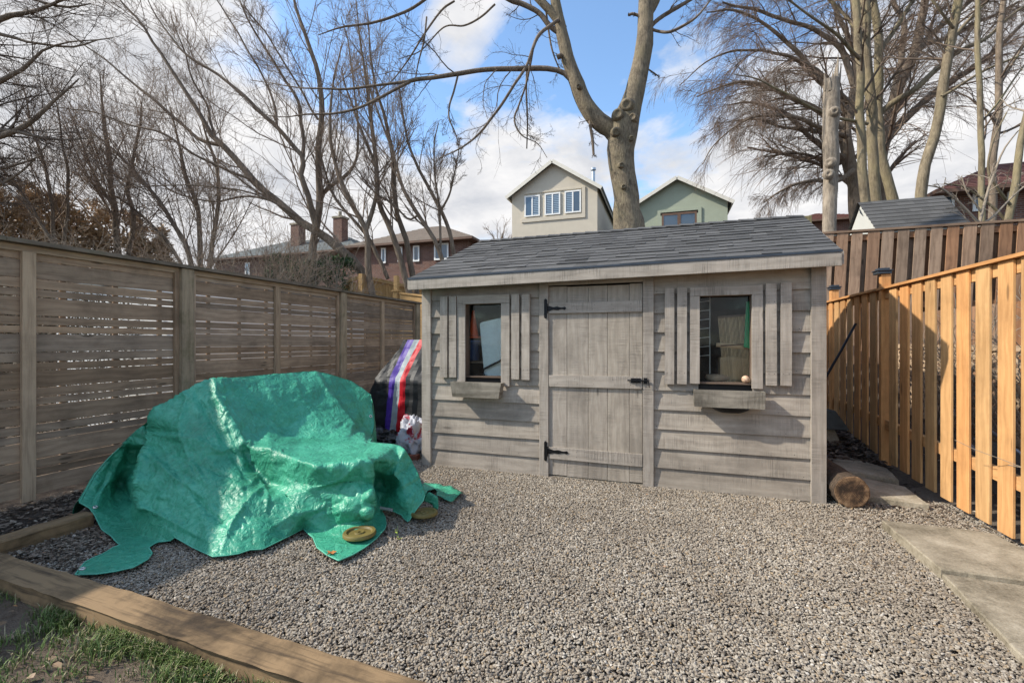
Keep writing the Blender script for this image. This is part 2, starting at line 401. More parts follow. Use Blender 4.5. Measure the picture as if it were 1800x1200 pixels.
def scatter_gravel(name, poly_fn, dens, seed, rs=(.0034, .0098)):
    # emitter: flat tiles over the bed
    mb = MB()
    st = .25
    for i in range(-17, 12):
        for j in range(5, 30):
            x, y = i*st, j*st
            cx, cy = x+st/2, y+st/2
            k = poly_fn(cx, cy)
            if k > 0: mb.quad([(x, y, 0), (x+st, y, 0), (x+st, y+st, 0), (x, y+st, 0)], rnd=k)
    o = mb.build(name, M['pebble'])
    tag(o, 'loose pale grey pebbles covering the yard in front of the shed', 'gravel', kind='stuff')
    ng = bpy.data.node_groups.new('scatter pebbles', 'GeometryNodeTree')
    ng.interface.new_socket('Geometry', in_out='INPUT', socket_type='NodeSocketGeometry')
    ng.interface.new_socket('Geometry', in_out='OUTPUT', socket_type='NodeSocketGeometry')
    N = ng.nodes.new; Lk = ng.links.new
    gi = N('NodeGroupInput'); go = N('NodeGroupOutput')
    at = N('GeometryNodeInputNamedAttribute'); at.data_type = 'FLOAT'; at.inputs['Name'].default_value = 'rnd'
    mu = N('ShaderNodeMath'); mu.operation = 'MULTIPLY'; mu.inputs[1].default_value = dens; Lk(at.outputs[0], mu.inputs[0])
    dp = N('GeometryNodeDistributePointsOnFaces'); Lk(gi.outputs[0], dp.inputs['Mesh']); Lk(mu.outputs[0], dp.inputs['Density']); dp.inputs['Seed'].default_value = seed
    ico = N('GeometryNodeMeshIcoSphere'); ico.inputs['Radius'].default_value = 1; ico.inputs['Subdivisions'].default_value = 2
    nv = N('ShaderNodeTexNoise'); nv.inputs['Scale'].default_value = .9; nv.inputs['Detail'].default_value = 1
    sub = N('ShaderNodeVectorMath'); sub.operation = 'SUBTRACT'; sub.inputs[1].default_value = (.5, .5, .5); Lk(nv.outputs['Color'], sub.inputs[0])
    scl = N('ShaderNodeVectorMath'); scl.operation = 'SCALE'; scl.inputs['Scale'].default_value = 1.1; Lk(sub.outputs[0], scl.inputs[0])
    sp = N('GeometryNodeSetPosition'); Lk(ico.outputs[0], sp.inputs[0]); Lk(scl.outputs[0], sp.inputs['Offset'])
    ss = N('GeometryNodeSetShadeSmooth'); Lk(sp.outputs[0], ss.inputs[0])
    sm = N('GeometryNodeSetMaterial'); sm.inputs['Material'].default_value = M['pebble']; Lk(ss.outputs[0], sm.inputs[0])
    io = N('GeometryNodeInstanceOnPoints'); Lk(dp.outputs[0], io.inputs[0]); Lk(sm.outputs[0], io.inputs['Instance'])
    rv = N('FunctionNodeRandomValue'); rv.data_type = 'FLOAT_VECTOR'; rv.inputs[0].default_value = (-.45, -.45, 0); rv.inputs[1].default_value = (.45, .45, 6.28); Lk(rv.outputs[0], io.inputs['Rotation'])
    rs1 = N('FunctionNodeRandomValue'); rs1.data_type = 'FLOAT_VECTOR'; rs1.inputs[0].default_value = (rs[0]*1.1, rs[0]*.8, rs[0]*.6); rs1.inputs[1].default_value = (rs[1]*1.15, rs[1]*.8, rs[1]*.58); rs1.inputs['Seed'].default_value = 5
    Lk(rs1.outputs[0], io.inputs['Scale'])
    ps = N('GeometryNodeSetPosition'); ro = N('FunctionNodeRandomValue'); ro.data_type = 'FLOAT_VECTOR'; ro.inputs[0].default_value = (0, 0, -.006); ro.inputs[1].default_value = (0, 0, .008); ro.inputs['Seed'].default_value = 9
    Lk(dp.outputs[0], ps.inputs[0]); Lk(ro.outputs[0], ps.inputs['Offset']); Lk(ps.outputs[0], io.inputs[0])
    Lk(io.outputs[0], go.inputs[0])
    md = o.modifiers.new('pebbles', 'NODES'); md.node_group = ng
    return o
def gfn(x, y):
    if x < -3.95 or x > 2.35 or y < 1.5: return 0
    if y > 4.4 and -2.6 < x < 1.25: return 0
    if y > 4.7 and x > 0: return 0
    if y > 6.4: return 0
    d = 1.0
    if x < -3.2 and y < 2.4: d = .30 if x < -3.55 else .6
    if x > 1.1 and y > 4.2: d = .5
    if x > 1.5 and y < 3.9: d = .6
    return d
scatter_gravel('gravel', gfn, 14500, 3)
# ------------------------------------------------------------------ debris / leaf litter
def litter(name, spots, label, cols):
    """spots: list of (n, sampler, size, zfn)"""
    v, f, rr = [], [], []
    for n, samp, size, zf in spots:
        for _ in range(n):
            x, y = samp(); z = zf(x, y)
            a = random.uniform(0, 6.28); l = size*random.uniform(.5, 1.6); wd = l*random.uniform(.2, .7)
            tx = random.uniform(-.35, .35); ty = random.uniform(-.35, .35)
            b = len(v); bend = random.uniform(-.25, .45)*l
            for (p, q, zz_) in ((-1, 0, 0), (-.35, -1, .3), (.45, -.8, .3), (1, 0, 0), (.4, .9, .5), (-.4, .8, .5), (0, 0, -.1)):
                px_, py_ = p*l/2, q*wd/2
                v.append((x+px_*math.cos(a)-py_*math.sin(a), y+px_*math.sin(a)+py_*math.cos(a), z+.006+px_*tx+py_*ty+bend*zz_+random.uniform(0, .004)))
            k = random.random()
            for q in ((0, 1, 6), (1, 2, 6), (2, 3, 6), (3, 4, 6), (4, 5, 6), (5, 0, 6)):
                f.append((b+q[0], b+q[1], b+q[2])); rr.append(k)
    me = bpy.data.meshes.new(name); me.from_pydata(v, [], f)
    at = me.attributes.new('rnd', 'FLOAT', 'FACE'); at.data.foreach_set('value', np.array(rr, dtype=np.float32))
    m, t = newmat(name+' colours')
    r = t.n('ShaderNodeAttribute', attribute_name='rnd').outputs['Fac']
    finish(t, t.ramp(r, cols), .85)
    me.materials.append(m)
    return tag(link(name, me), label, 'leaf litter', kind='stuff')
U = random.uniform
brownset = [(0.0, (.06, .043, .030)), (.3, (.12, .088, .062)), (.6, (.19, .145, .105)), (.85, (.28, .225, .165)), (.97, (.38, .33, .26)), (1.0, (.36, .15, .05))]
z0 = lambda x, y: max(.0, ht(x, y))
litter('leaf_litter', [(5200, lambda: (U(-5.2, -4.05), U(1.4, 6)), .035, lambda x, y: -.035),
                       (1500, lambda: (-3.93+abs(random.gauss(0, .33)), U(1.55, 2.5)), .028, lambda x, y: .004),
                       (520, lambda: (U(-3.8, 2.2), U(1.6, 4.4)), .017, lambda x, y: .012),
                       (260, lambda: (U(1.2, 2.2), U(3.9, 4.6)), .026, lambda x, y: .010),
                       (380, lambda: (U(1.5, 2.4), U(2.4, 4.2)), .022, lambda x, y: .010 if x > 2.1 else -.02),
                       (500, lambda: (U(2.15, 3.4), U(2.6, 7)), .04, lambda x, y: -.03)],
       'scattered dead leaves and wood chips on the soil and gravel', brownset)
litter('bark_mulch', [(2600, lambda: (U(1.25, 2.2), U(5.6, 8.3)), .065, lambda x, y: gz(x, y)+U(0, .03)), (500, lambda: (U(1.25, 2.16), U(4.5, 5.8)), .035, lambda x, y: max(0, gz(x, y)))],
       'heap of dark bark chips between the shed and the new fence', [(0.0, (.03, .022, .018)), (.4, (.07, .05, .038)), (.75, (.13, .095, .07)), (1.0, (.20, .155, .115))])
# ------------------------------------------------------------------ grass
def grass():
    v, f, rr = [], [], []
    tufts = []
    for _ in range(1500):
        x = U(-3.9, .2); y = U(.55, 1.30-.035*x)
        d = noise.noise(Vector((x*2.1, y*2.1, 1.7)))+.5*noise.noise(Vector((x*6, y*6, 4)))+.22*sstep(1.0, 1.40, y)
        if d > U(-.12, .30): tufts.append((x, y, min(1, .55+d)))
    for (px, py) in [(425, 1090), (560, 1175), (640, 1190), (250, 1100), (110, 1080), (200, 1130), (330, 1180), (300, 1120)]:
        c = atZ(px, py, 0.02)
        for _ in range(60): tufts.append((c[0]+random.gauss(0, .07), min(1.30-.035*c[0], c[1]+random.gauss(0, .04)), 1.1))
    for (x, y, k) in tufts:
        for _ in range(int(9+5*k)):
            bx, by = x+random.gauss(0, .022), min(1.31-.035*x-.005, y+random.gauss(0, .02))
            a = U(0, 6.28); h = U(.018, .060)*k; ln = U(.2, 1.1)*h; wd = .0017
            dx, dy = math.cos(a), math.sin(a)
            b = len(v)
            v += [(bx-dy*wd, by+dx*wd, 0), (bx+dy*wd, by-dx*wd, 0), (bx+dx*ln*.4-dy*wd, by+dy*ln*.4+dx*wd, h*.65), (bx+dx*ln*.4+dy*wd, by+dy*ln*.4-dx*wd, h*.65), (bx+dx*ln, by+dy*ln, h*U(.75, 1))]
            f += [(b, b+1, b+3, b+2), (b+2, b+3, b+4)]
            r = random.random(); rr += [r, r]
    me = bpy.data.meshes.new('grass'); me.from_pydata(v, [], f)
    at = me.attributes.new('rnd', 'FLOAT', 'FACE'); at.data.foreach_set('value', np.array(rr, dtype=np.float32))
    m, t = newmat('grass blades')
    r = t.n('ShaderNodeAttribute', attribute_name='rnd').outputs['Fac']
    finish(t, t.ramp(r, [(0.0, (.045, .075, .018)), (.45, (.095, .15, .035)), (.72, (.165, .225, .055)), (.86, (.28, .25, .12)), (1.0, (.42, .35, .22))]), .6)
    me.materials.append(m)
    tag(link('grass', me), 'patchy short green grass growing on the bare soil by the timber', 'grass', kind='stuff')
grass()
litter('dry_leaves', [(420, lambda: (U(-3.9, .3), U(.5, 1.38)), .030, lambda x, y: .012)], 'dry curled brown leaves lying on the thin lawn',
       [(0.0, (.09, .055, .03)), (.5, (.20, .13, .075)), (.9, (.30, .22, .15)), (1.0, (.40, .18, .05))])
# ------------------------------------------------------------------ landscape timbers
def subdiv_timber(name, p0, p1, wd, hgt, label, group):
    p0, p1 = Vector(p0), Vector(p1); L = p1-p0; n = max(2, int(L.length/.05)); s_ = Vector((-L.y, L.x, 0)).normalized()
    mb = MB(); prof = [(0, 0), (0, hgt-.012), (.012, hgt), (wd-.012, hgt), (wd, hgt-.012), (wd, 0)]
    cum = [0]
    for i in range(1, 6): cum.append(cum[-1]+math.dist(prof[i], prof[i-1]))
    P = []
    for i in range(n+1):
        c = p0+L*(i/n); row = []
        for k, (a, b) in enumerate(prof):
            q = Vector((c.x*6, c.y*6, k*1.7))
            a2 = a+.006*noise.noise(q)+.004*noise.noise(q*4); b2 = b+(.004*noise.noise(q*1.3+Vector((5, 5, 5)))+.003*noise.noise(q*5) if b > 0 else 0)
            if k in (1, 2): w_ = max(0, noise.noise(Vector((i*.23, 3.1, 0)))-.35)*.03; b2 -= w_ if k == 1 else w_*.5
            row.append(c+s_*a2+Vector((0, 0, b2)))
        P.append(row)
    for i in range(n):
        for k in range(5):
            mb.quad([P[i][k], P[i][k+1], P[i+1][k+1], P[i+1][k]], [(i*L.length/n, cum[k]), (i*L.length/n, cum[k+1]), ((i+1)*L.length/n, cum[k+1]), ((i+1)*L.length/n, cum[k])][:4], .5)
    mb.quad(P[0][::-1], rnd=.4); mb.quad(P[n], rnd=.4)
    o = mb.build(name, M['tie']); return tag(o, label, 'timber', group)
subdiv_timber('landscape_timber', (1.6, 1.257, -.03), (-6.0, 1.523, -.03), -.135, .125, 'long worn brown timber edging between thin lawn and gravel', 'timbers edging the gravel')
subdiv_timber('landscape_timber', (-3.96, 1.62, -.03), (-3.97, 2.18, -.03), .13, .125, 'dark timber edging running from the corner under the green tarp', 'timbers edging the gravel')
# ------------------------------------------------------------------ paving slabs
def slab(pts, z, th, label, seed, tilt=(0, 0)):
    pts = [Vector((p[0], p[1], 0)) for p in pts]
    c = sum(pts, Vector())/len(pts)
    ring = []
    for i in range(len(pts)):
        a, b = pts[i], pts[(i+1) % len(pts)]
        m = max(4, int((b-a).length/.03))
        for k in range(m):
            p = a.lerp(b, k/m); q = Vector((p.x*7, p.y*7, seed)); dr = (p-c).normalized()
            ring.append(p+dr*(.008*noise.noise(q)+.006*noise.noise(q*5)))
    n = len(ring); v = []; 
    fr = (1, .985, .9, .6, .3); zt = (-.007, 0, 0, 0, 0)
    def Z(p): return z+tilt[0]*(p.x-c.x)+tilt[1]*(p.y-c.y)+.004*noise.noise(Vector((p.x*5, p.y*5, seed)))
    for p in ring: v.append((p.x, p.y, z-th))
    for k, s_ in enumerate(fr):
        for p in ring:
            q = c+(p-c)*s_; v.append((q.x, q.y, Z(q)+zt[k]))
    v.append((c.x, c.y, Z(c)))
    f = []
    for k in range(len(fr)):
        for i in range(n):
            j = (i+1) % n; f.append((k*n+i, k*n+j, (k+1)*n+j, (k+1)*n+i))
    b = len(fr)*n
    for i in range(n): f.append((b+i, b+(i+1) % n, len(v)-1))
    me = bpy.data.meshes.new('paving_slab'); me.from_pydata(v, [], f); me.materials.append(M['concrete'])
    o = link('paving_slab', me); return tag(o, label, 'paving slab', 'concrete slabs along the new fence')
slab([(1.475, 3.96), (1.475, 3.215), (2.14, 3.20), (2.09, 3.93)], .066, .09, 'angled concrete slab with its corner pointing at the log, under the yellow pickets', 1)
slab([(1.478, 3.205), (1.40, 2.36), (2.10, 2.36), (2.14, 3.19)], .040, .08, 'long concrete slab in the bottom right corner of the yard', 2, (.0, .01))
slab([(1.40, 2.345), (1.36, 1.5), (2.05, 1.5), (2.10, 2.345)], .045, .08, 'concrete slab nearest the timber on the right', 3)
a_ = [atZ(px, py, .04) for px, py in [(1632, 884), (1545, 868), (1456, 850), (1454, 826), (1530, 826), (1562, 838)]]
slab([(1.99, 4.50), (1.30, 4.62), (1.28, 5.24), (1.75, 5.16), (2.02, 4.95)], .06, .09, 'stained concrete slab lying just behind the sawn log', 4, (0, .02))
slab([(2.02, 5.08), (1.80, 5.20), (1.28, 5.28), (1.28, 5.95), (1.85, 5.85), (2.08, 5.45)], .10, .12, 'raised concrete slab at the foot of the bark heap', 5, (0, .03))
# ------------------------------------------------------------------ left slatted fence
XF = -5.18
def left_fence():
    root = empty('slat_fence', (XF, 3.7, 0), 'weathered grey fence of uneven horizontal slats left of the tarp', 'fence')
    sup = [(-.30, 'post'), (1.05, 'batten'), (2.37, 'batten'), (3.71, 'post'), (5.01, 'batten'), (6.35, 'post'), (7.52, 'batten'), (8.78, 'post')]
    for y0, y1 in [(-.30, 1.05), (1.05, 3.71), (3.71, 6.35), (6.35, 8.78)]:
        mb = MB(); z = .03+U(-.01, .01); k = 0
        while z < 2.12:
            h = (.150, .060, .074)[k % 3]*U(.93, 1.06); k += 1
            if z+h > 2.14: h = 2.14-z
            if h < .03: break
            tl = U(-.004, .004)
            mb.box((XF-.02+U(-.003, .003), y0+.02, z+tl), (0, y1-y0-.04, -2*tl), (0, 0, h), (-.02, 0, 0))
            z += h+random.choice([.006, .008, .010, .012] if y1 < 4 else [.006, .008, .011, .014])
        mb.build('slat_panel', M['fence_grey'], root)
        mb = MB()
        yy = y0+.3
        while yy < y1-.1:
            mb.box((XF-.045, yy, .05), (0, 0, 2.05), (0, .045, 0), (-.018, 0, 0)); yy += .42
        mb.build('back_batten', M['fence_grey'], root)
        mb = MB(); mb.box((XF-.018, y0+.05, 2.115), (0, y1-y0-.1, 0), (0, 0, .055), (.030, 0, 0)); mb.build('top_rail', M['fence_brown'], root)
    for y, k in sup:
        mb = MB()
        if k == 'post':
            mb.box((XF-.07, y-.07, -.1), (0, 0, 2.27), (0, .14, 0), (.135, 0, 0)); mb.build('post', M['fence_post'], root, bevel=.006)
            for s_ in (-1, 1):
                mb = MB(); mb.box((XF-.016, y+s_*.095-.022, .02), (0, 0, 2.11), (0, .045, 0), (.035, 0, 0)); mb.build('batten', M['fence_grey'], root)
        else:
            mb.box((XF-.016, y-.045, -.02), (0, 0, 2.135), (0, .09, 0), (.040, 0, 0)); mb.build('batten', M['fence_brown'], root, bevel=.003)
    mb = MB()
    for y0, y1 in [(-.4, 2.2), (2.203, 4.9), (4.903, 7.1), (7.103, 8.9)]:
        mb.box((XF-.11, y0, 2.175), (0, y1-y0, 0), (.195, 0, 0), (0, 0, .035))
    mb.build('fence_cap', M['cap_grey'], root)
left_fence()
# white garage wall seen through the slats
g = empty('garage', (-7.2, 7, 0), 'white garage wall glimpsed through the gaps of the grey slat fence', 'garage')
mb = MB(); mb.box((-9.5, 4.7, 0), (2.8, 0, 0), (0, 4.3, 0), (0, 0, 2.2)); mb.build('wall', M['whitetrim'], g)
mb = MB(); mb.box((-9.7, 4.6, 2.203), (3.0, 0, 0), (0, 4.5, 0), (0, 0, .06)); mb.build('roof', M['shingle_grey'], g)
# ------------------------------------------------------------------ right picket fence
XR = 2.17
def right_fence():
    root = empty('picket_fence', (XR, 5.5, 0), 'new honey yellow cedar fence of spaced vertical boards right of the shed', 'fence')
    y = 3.907-.229*6; first = True
    while y < 8.9:
        if not (5.74 < y+.07 < 5.93):
            zb = .05+max(0, y-4.6)*.06+U(-.008, .008)
            mb = MB(); mb.box((XR, y, zb), (0, U(-.006, .006), 1.892-zb), (0, .150+U(-.006, .006), 0), (.019, 0, 0)); mb.build('board', M['cedar'], root, bevel=.003)
        y += .229
    mb = MB()
    mb.box((XR+.022, 2.4, 1.80), (0, 6.5, 0), (0, 0, .088), (.038, 0, 0), rnd=.6)
    mb.build('upper_rail', M['cedar'], root)
    mb = MB(); mb.box((XR+.022, 2.4, .32), (0, 6.5, .22), (0, 0, .09), (.038, 0, 0), rnd=.6); mb.build('lower_rail', M['cedar'], root)
    mb = MB(); mb.box((XR-.025, 2.4, 1.896), (0, 6.5, 0), (.11, 0, 0), (0, 0, .024), rnd=.4); mb.build('cap_rail', M['cedar'], root)
    for yy in (3.36, 5.85, 7.40):
        mb = MB(); f_ = yy == 5.85
        mb.box((XR-.012 if f_ else XR-.005, yy-.045, -.1), (0, 0, 2.16), (0, .055 if f_ else .09, 0), (.09, 0, 0)); p = mb.build('post', M['cedar'], root, bevel=.003)
        mb = MB(); c = (XR+(.015 if f_ else .04), yy, 0)
        for hw, z, h in ((.062, 2.062, .03), (.072, 2.093, .012), (.05, 2.106, .02)):
            mb.box((c[0]-hw, c[1]-hw, z), (2*hw, 0, 0), (0, 2*hw, 0), (0, 0, h))
        mb.build('post_cap', M['capmetal'], p, bevel=.004)
right_fence()
# ------------------------------------------------------------------ tall back fence
def back_fence():
    root = empty('tall_board_fence', (4.5, 9.0, 1.0), 'tall old brown fence of leaning vertical boards up the bank behind the new one', 'fence')
    x = 1.9; k = 0
    tones = [.62, .45, .35, .95, .30, .25, .42, .38, .33, .28]
    while x < 8.6:
        mb = MB(); t_ = U(-.01, .01)
        mb.box((x-.13+t_, 9.0, .6), (.13, 0, 2.56+U(-.012, .012)), (.152+U(-.008, .008), 0, 0), (0, .02, 0), rnd=U(0.1, .9))
        mb.build('board', M['oldfence'], root); x += .211; k += 1
    mb = MB(); x = 1.95
    while x < 8.6:
        mb.box((x-.02, 9.085, .6), (.13, 0, 2.54), (.14, 0, 0), (0, .02, 0), rnd=U(.1, .5)); x += .211
    mb.build('back_board', M['oldfence'], root)
    for z in (3.03, 1.9, .9):
        mb = MB(); mb.box((1.8, 9.026, z), (6.9, 0, 0), (0, 0, .09), (0, .05, 0), rnd=.4); mb.build('rail', M['oldfence'], root)
    mb = MB(); mb.box((1.8, 8.985, 3.168), (6.9, 0, 0), (0, .14, 0), (0, 0, .035), rnd=.3); mb.build('cap_rail', M['oldfence'], root)
    mb = MB(); mb.box((2.16, 8.98, .8), (0, 0, 2.6), (.09, 0, 0), (0, .02, 0)) if False else None
back_fence()
# ------------------------------------------------------------------ the shed
YW = 4.45
def X(px, Y=4.41): return atY(px, 600, Y)[0]
def Zp(px, py, Y=4.41): return atY(px, py, Y)[2]
shed = empty('garden_shed', (-.65, YW, 0), 'grey wooden garden shed with plank door, two windows and a dark shingle roof', 'shed')
TR = M['shed_trim']
xl0, xl1 = X(741.5), X(757); xr0, xr1 = X(1426), X(1453)
dpl0, dpl1 = X(948), X(964); dpr0, dpr1 = X(1130), X(1149)
WIN = {}
WIN['l'] = dict(fo0=X(804), fo1=X(896), o0=X(818), o1=X(881), z0=.985, zt0=Zp(850, 533.6), top=Zp(850, 518.5), bot=.92)
WIN['r'] = dict(fo0=X(1212.7), fo1=X(1341), o0=X(1230), o1=X(1321.5), z0=.985, zt0=Zp(1275, 519), top=Zp(1275, 503), bot=.97)
for k in WIN.values():
    k['z0'] = .985
def courses(mb, xa, xb, openings, yb=YW, zmax=1.99):
    k = 0
    while True:
        z = .006+.1785*k; k += 1
        if z > zmax: break
        segs = [(xa, xb)]
        for (a, b, c, d) in openings:
            if z+.15 > c and z+.03 < d:
                new = []
                for s0, s1 in segs:
                    if a > s0: new.append((s0, min(a, s1)))
                    if b < s1: new.append((max(b, s0), s1))
                segs = new
        for s0, s1 in segs:
            if s1-s0 < .02: continue
            h = min(.185, zmax+.05-z); j = U(-.002, .002)
            mb.box((s0, yb-.026+j, z), (s1-s0, 0, U(-.003, .003)), (0, .020, h), (0, .012, 0))
            if yb == YW:
                xx = s0+.03
                while xx < s1:
                    mb.lathe([(.0032, 0), (.0026, .001), (0, .0012)], (xx, yb-.0235+j, z+.022+U(-.004, .004)), (0, -1, .1), 6, mi=1); xx += U(.28, .42)
for nm, (a, b), w_ in (('left', (xl1-.005, dpl0+.005), 'l'), ('right', (dpr1-.005, xr0+.005), 'r')):
    W_ = WIN[w_]; mb = MB()
    courses(mb, a, b, [(W_['o0']-.01, W_['o1']+.01, W_['z0'], W_['zt0'])])
    mb.build('siding', [M['shed'], M['metal_black']], shed)
    # sheathing behind the siding with the opening cut out
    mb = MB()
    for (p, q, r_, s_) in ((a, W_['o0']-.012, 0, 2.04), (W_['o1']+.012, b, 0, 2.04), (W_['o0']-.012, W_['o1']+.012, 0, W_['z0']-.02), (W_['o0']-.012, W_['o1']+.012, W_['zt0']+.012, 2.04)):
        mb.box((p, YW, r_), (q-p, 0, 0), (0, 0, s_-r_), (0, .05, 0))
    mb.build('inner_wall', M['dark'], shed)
mb = MB()
courses(mb, xl0-.02, xr1+.02, [], 7.33+.028)
for f in range(len(mb.v)): pass
mb.v = [(x, 7.33*2+.003-y+.02, z) for x, y, z in mb.v]
mb.f = [tuple(reversed(q)) for q in mb.f]
mb.build('siding', M['shed'], shed)
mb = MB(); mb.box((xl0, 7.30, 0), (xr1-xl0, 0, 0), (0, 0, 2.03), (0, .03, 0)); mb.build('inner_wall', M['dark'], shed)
for xx, d in ((xl0+.012, 1), (xr1-.012, -1)):
    mb = MB(); k = 0
    while .006+.1785*k < 1.87:
        z = .006+.1785*k; k += 1
        mb.box((xx-d*.010, 4.46, z), (0, 2.86, 0), (d*.008, 0, .185), (d*.008, 0, 0))
    mb.build('siding', M['shed'], shed)
    mb = MB(); mb.box((xx+d*.012, 4.51, 0), (0, 2.78, 0), (0, 0, 2.03), (d*.03, 0, 0)); mb.build('inner_wall', M['dark'], shed)
    # gable triangle above the side wall
    mb = MB(); A, B, C_ = (xx, 4.46, 1.97), (xx, 7.32, 1.97), (xx, 5.86, 2.60)
    o2 = Vector((d*.02, 0, 0)); mb.quad([A, B, C_], [(0, 0), (2.8, 0), (1.4, .6)]); mb.quad([Vector(C_)+o2, Vector(B)+o2, Vector(A)+o2], [(1.4, .6), (2.8, 0), (0, 0)]); mb.build('gable', M['shed'], shed)
mb = MB(); mb.box((xl0+.05, 4.50, -.01), (0, 2.8, 0), (xr1-xl0-.1, 0, 0), (0, 0, .03)); mb.build('floor', M['dark'], shed)
for a, b, zb in ((xl0, xl1, -.01), (xr0, xr1, -.01), (dpl0, dpl1, .0), (dpr0, dpr1, .0)):
    mb = MB(); mb.box((a, YW-.043, zb), (0, 0, 2.045-zb), (b-a, 0, 0), (0, .030, 0)); mb.build('corner_board' if a in (xl0, xr0) else 'door_post', TR, shed, bevel=.002)
mb = MB(); mb.box((dpl1-.005, YW-.040, 1.905), (dpr0-dpl1+.01, 0, .002), (0, 0, .14), (0, .026, 0)); mb.build('door_header', TR, shed)
mb = MB(); mb.box((xl1, YW-.024, 1.955), (dpl0-xl1, 0, 0), (0, 0, .085), (0, .020, 0)); mb.build('frieze_board', M['shed'], shed); mb = MB(); mb.box((dpr1, YW-.024, 1.98), (xr0-dpr1, 0, 0), (0, 0, .065), (0, .020, 0)); mb.build('frieze_board', M['shed'], shed)
mb = MB(); mb.box((dpl1, YW-.02, -.02), (dpr0-dpl1, 0, 0), (0, 0, .035), (0, .05, 0)); mb.build('door_sill', M['box'], shed)
# door
door = empty('door', (dpl1, YW, 0), None, None); door.parent = shed; door.matrix_parent_inverse = parent_world(shed).inverted()
edges = [964.5, 996.6, 1034, 1067.8, 1106.3, 1129.5]
for i in range(5):
    a, b = X(edges[i], 4.425), X(edges[i+1], 4.425)
    mb = MB(); mb.box((a+.0015, YW-.024+U(-.0015, .0015), .022+U(-.004, .006)), (0, 0, 1.868), (b-a-.003, 0, 0), (0, .02, 0), rnd=U(.3, .75)); mb.build('plank', M['shed'], door, bevel=.0015)
da, db = X(965, 4.41), X(1129, 4.41)
for z, dz, h in ((1.628, .0, .103), (.903, .006, .112), (.190, -.006, .113)):
    mb = MB(); mb.box((da, YW-.046, z), (db-da, 0, dz), (0, 0, h), (0, .0215, 0), rnd=.55)
    for i in range(5):
        for q in (.3, .72): mb.lathe([(.003, 0), (.0025, .001), (0, .0012)], (da+(db-da)*(i+.5)/5+U(-.02, .02), YW-.0462, z+h*q+dz*(i+.5)/5), (0, -1, 0), 6, mi=1)
    mb.build('brace', [TR, M['metal_black']], door)
def hinge(px0, px1, py):
    z = Zp((px0+px1)/2, py, 4.4); x0 = X(959, 4.4); x1 = X(px1, 4.4)
    mb = MB(); y = YW-.047
    mb.box((x0-.016, YW-.0475, z-.085), (0, 0, .17), (.030, 0, 0), (0, .004, 0))
    for dz in (-.085, .085): mb.lathe([(0, 0), (.014, .001), (.014, .004), (0, .005)], (x0, YW-.0475, z+dz), (0, -1, 0), 12)
    mb.tube([(x0+.016, y-.004, z-.05), (x0+.016, y-.004, z+.05)], .007, 8)
    n = 12; top = []; bot = []
    L = x1-x0-.01
    for i in range(n+1):
        t = i/n; wv = .022*(1-t*.62)+.005*math.sin(t*15)*(1-t*.5)
        if t > .86: wv = .015*math.sqrt(max(0, 1-((t-.91)/.09)**2))+.0005
        top.append((x0+.018+L*t, YW-.051, z+wv)); bot.append((x0+.018+L*t, YW-.051, z-wv))
    for i in range(n):
        q = [bot[i], bot[i+1], top[i+1], top[i]]; mb.quad(q)
        mb.quad([top[i], top[i+1], (top[i+1][0], YW-.046, top[i+1][2]), (top[i][0], YW-.046, top[i][2])])
        mb.quad([bot[i+1], bot[i], (bot[i][0], YW-.046, bot[i][2]), (bot[i+1][0], YW-.046, bot[i+1][2])])
    for t in (.15, .5, .9): mb.lathe([(.005, 0), (.004, .002), (0, .003)], (x0+.018+L*t, YW-.051, z), (0, -1, 0), 8)
    mb.build('hinge', M['metal_black'], door)
hinge(962, 994, 542); hinge(962, 998, 794)
mb = MB(); zc = Zp(1118, 669, 4.39); xa = X(1103, 4.39); xb = X(1140, 4.39); y = YW-.0475
mb.box((xa+.03, y, zc-.022), (.09, 0, 0), (0, 0, .044), (0, -.003, 0)); mb.box((dpr0+.008, y, zc-.028), (.032, 0, 0), (0, 0, .056), (0, -.004, 0))
mb.tube([(xa, y-.010, zc+.002), (xb, y-.010, zc+.002)], .0065, 8)
for x_ in (.036, .075, .108): mb.box((xa+x_, y-.003, zc-.014), (.012, 0, 0), (0, 0, .030), (0, -.016, 0))
mb.tube([(xa+.055, y-.010, zc), (xa+.055, y-.034, zc-.006)], .004, 6)
mb.tube([(xb-.005, y-.008, zc), (xb+.004, y-.014, zc-.03), (xb+.006, y-.010, zc-.06)], .004, 6)
mb.build('latch', M['metal_black'], door)
# windows, slats, planters
glass, t = newmat('old window glass')
fr = t.n('ShaderNodeFresnel', {'IOR': 1.3})
gl = t.n('ShaderNodeBsdfGlossy', {'Color': (1, 1, 1, 1), 'Roughness': .03}); tr = t.n('ShaderNodeBsdfTransparent', {'Color': (.92, .94, .93, 1)})
dn = t.noise(t.n('ShaderNodeTexCoord').outputs['Object'], 14, 6, .7)
df = t.n('ShaderNodeBsdfDiffuse', {'Color': (.35, .34, .30, 1)})
m1 = t.n('ShaderNodeMixShader', {0: t.m('MULTIPLY', fr, .9), 1: tr, 2: gl})
m2 = t.n('ShaderNodeMixShader', {0: t.ramp(dn, [(.45, .0), (.8, .07)]), 1: m1, 2: df}); t.n('ShaderNodeOutputMaterial', {0: m2})
M['glass'] = glass
M['reveal'] = wood('window lining wood', (.085, .055, .038), (.17, .12, .085), .1, 1, .3, .2, .3)
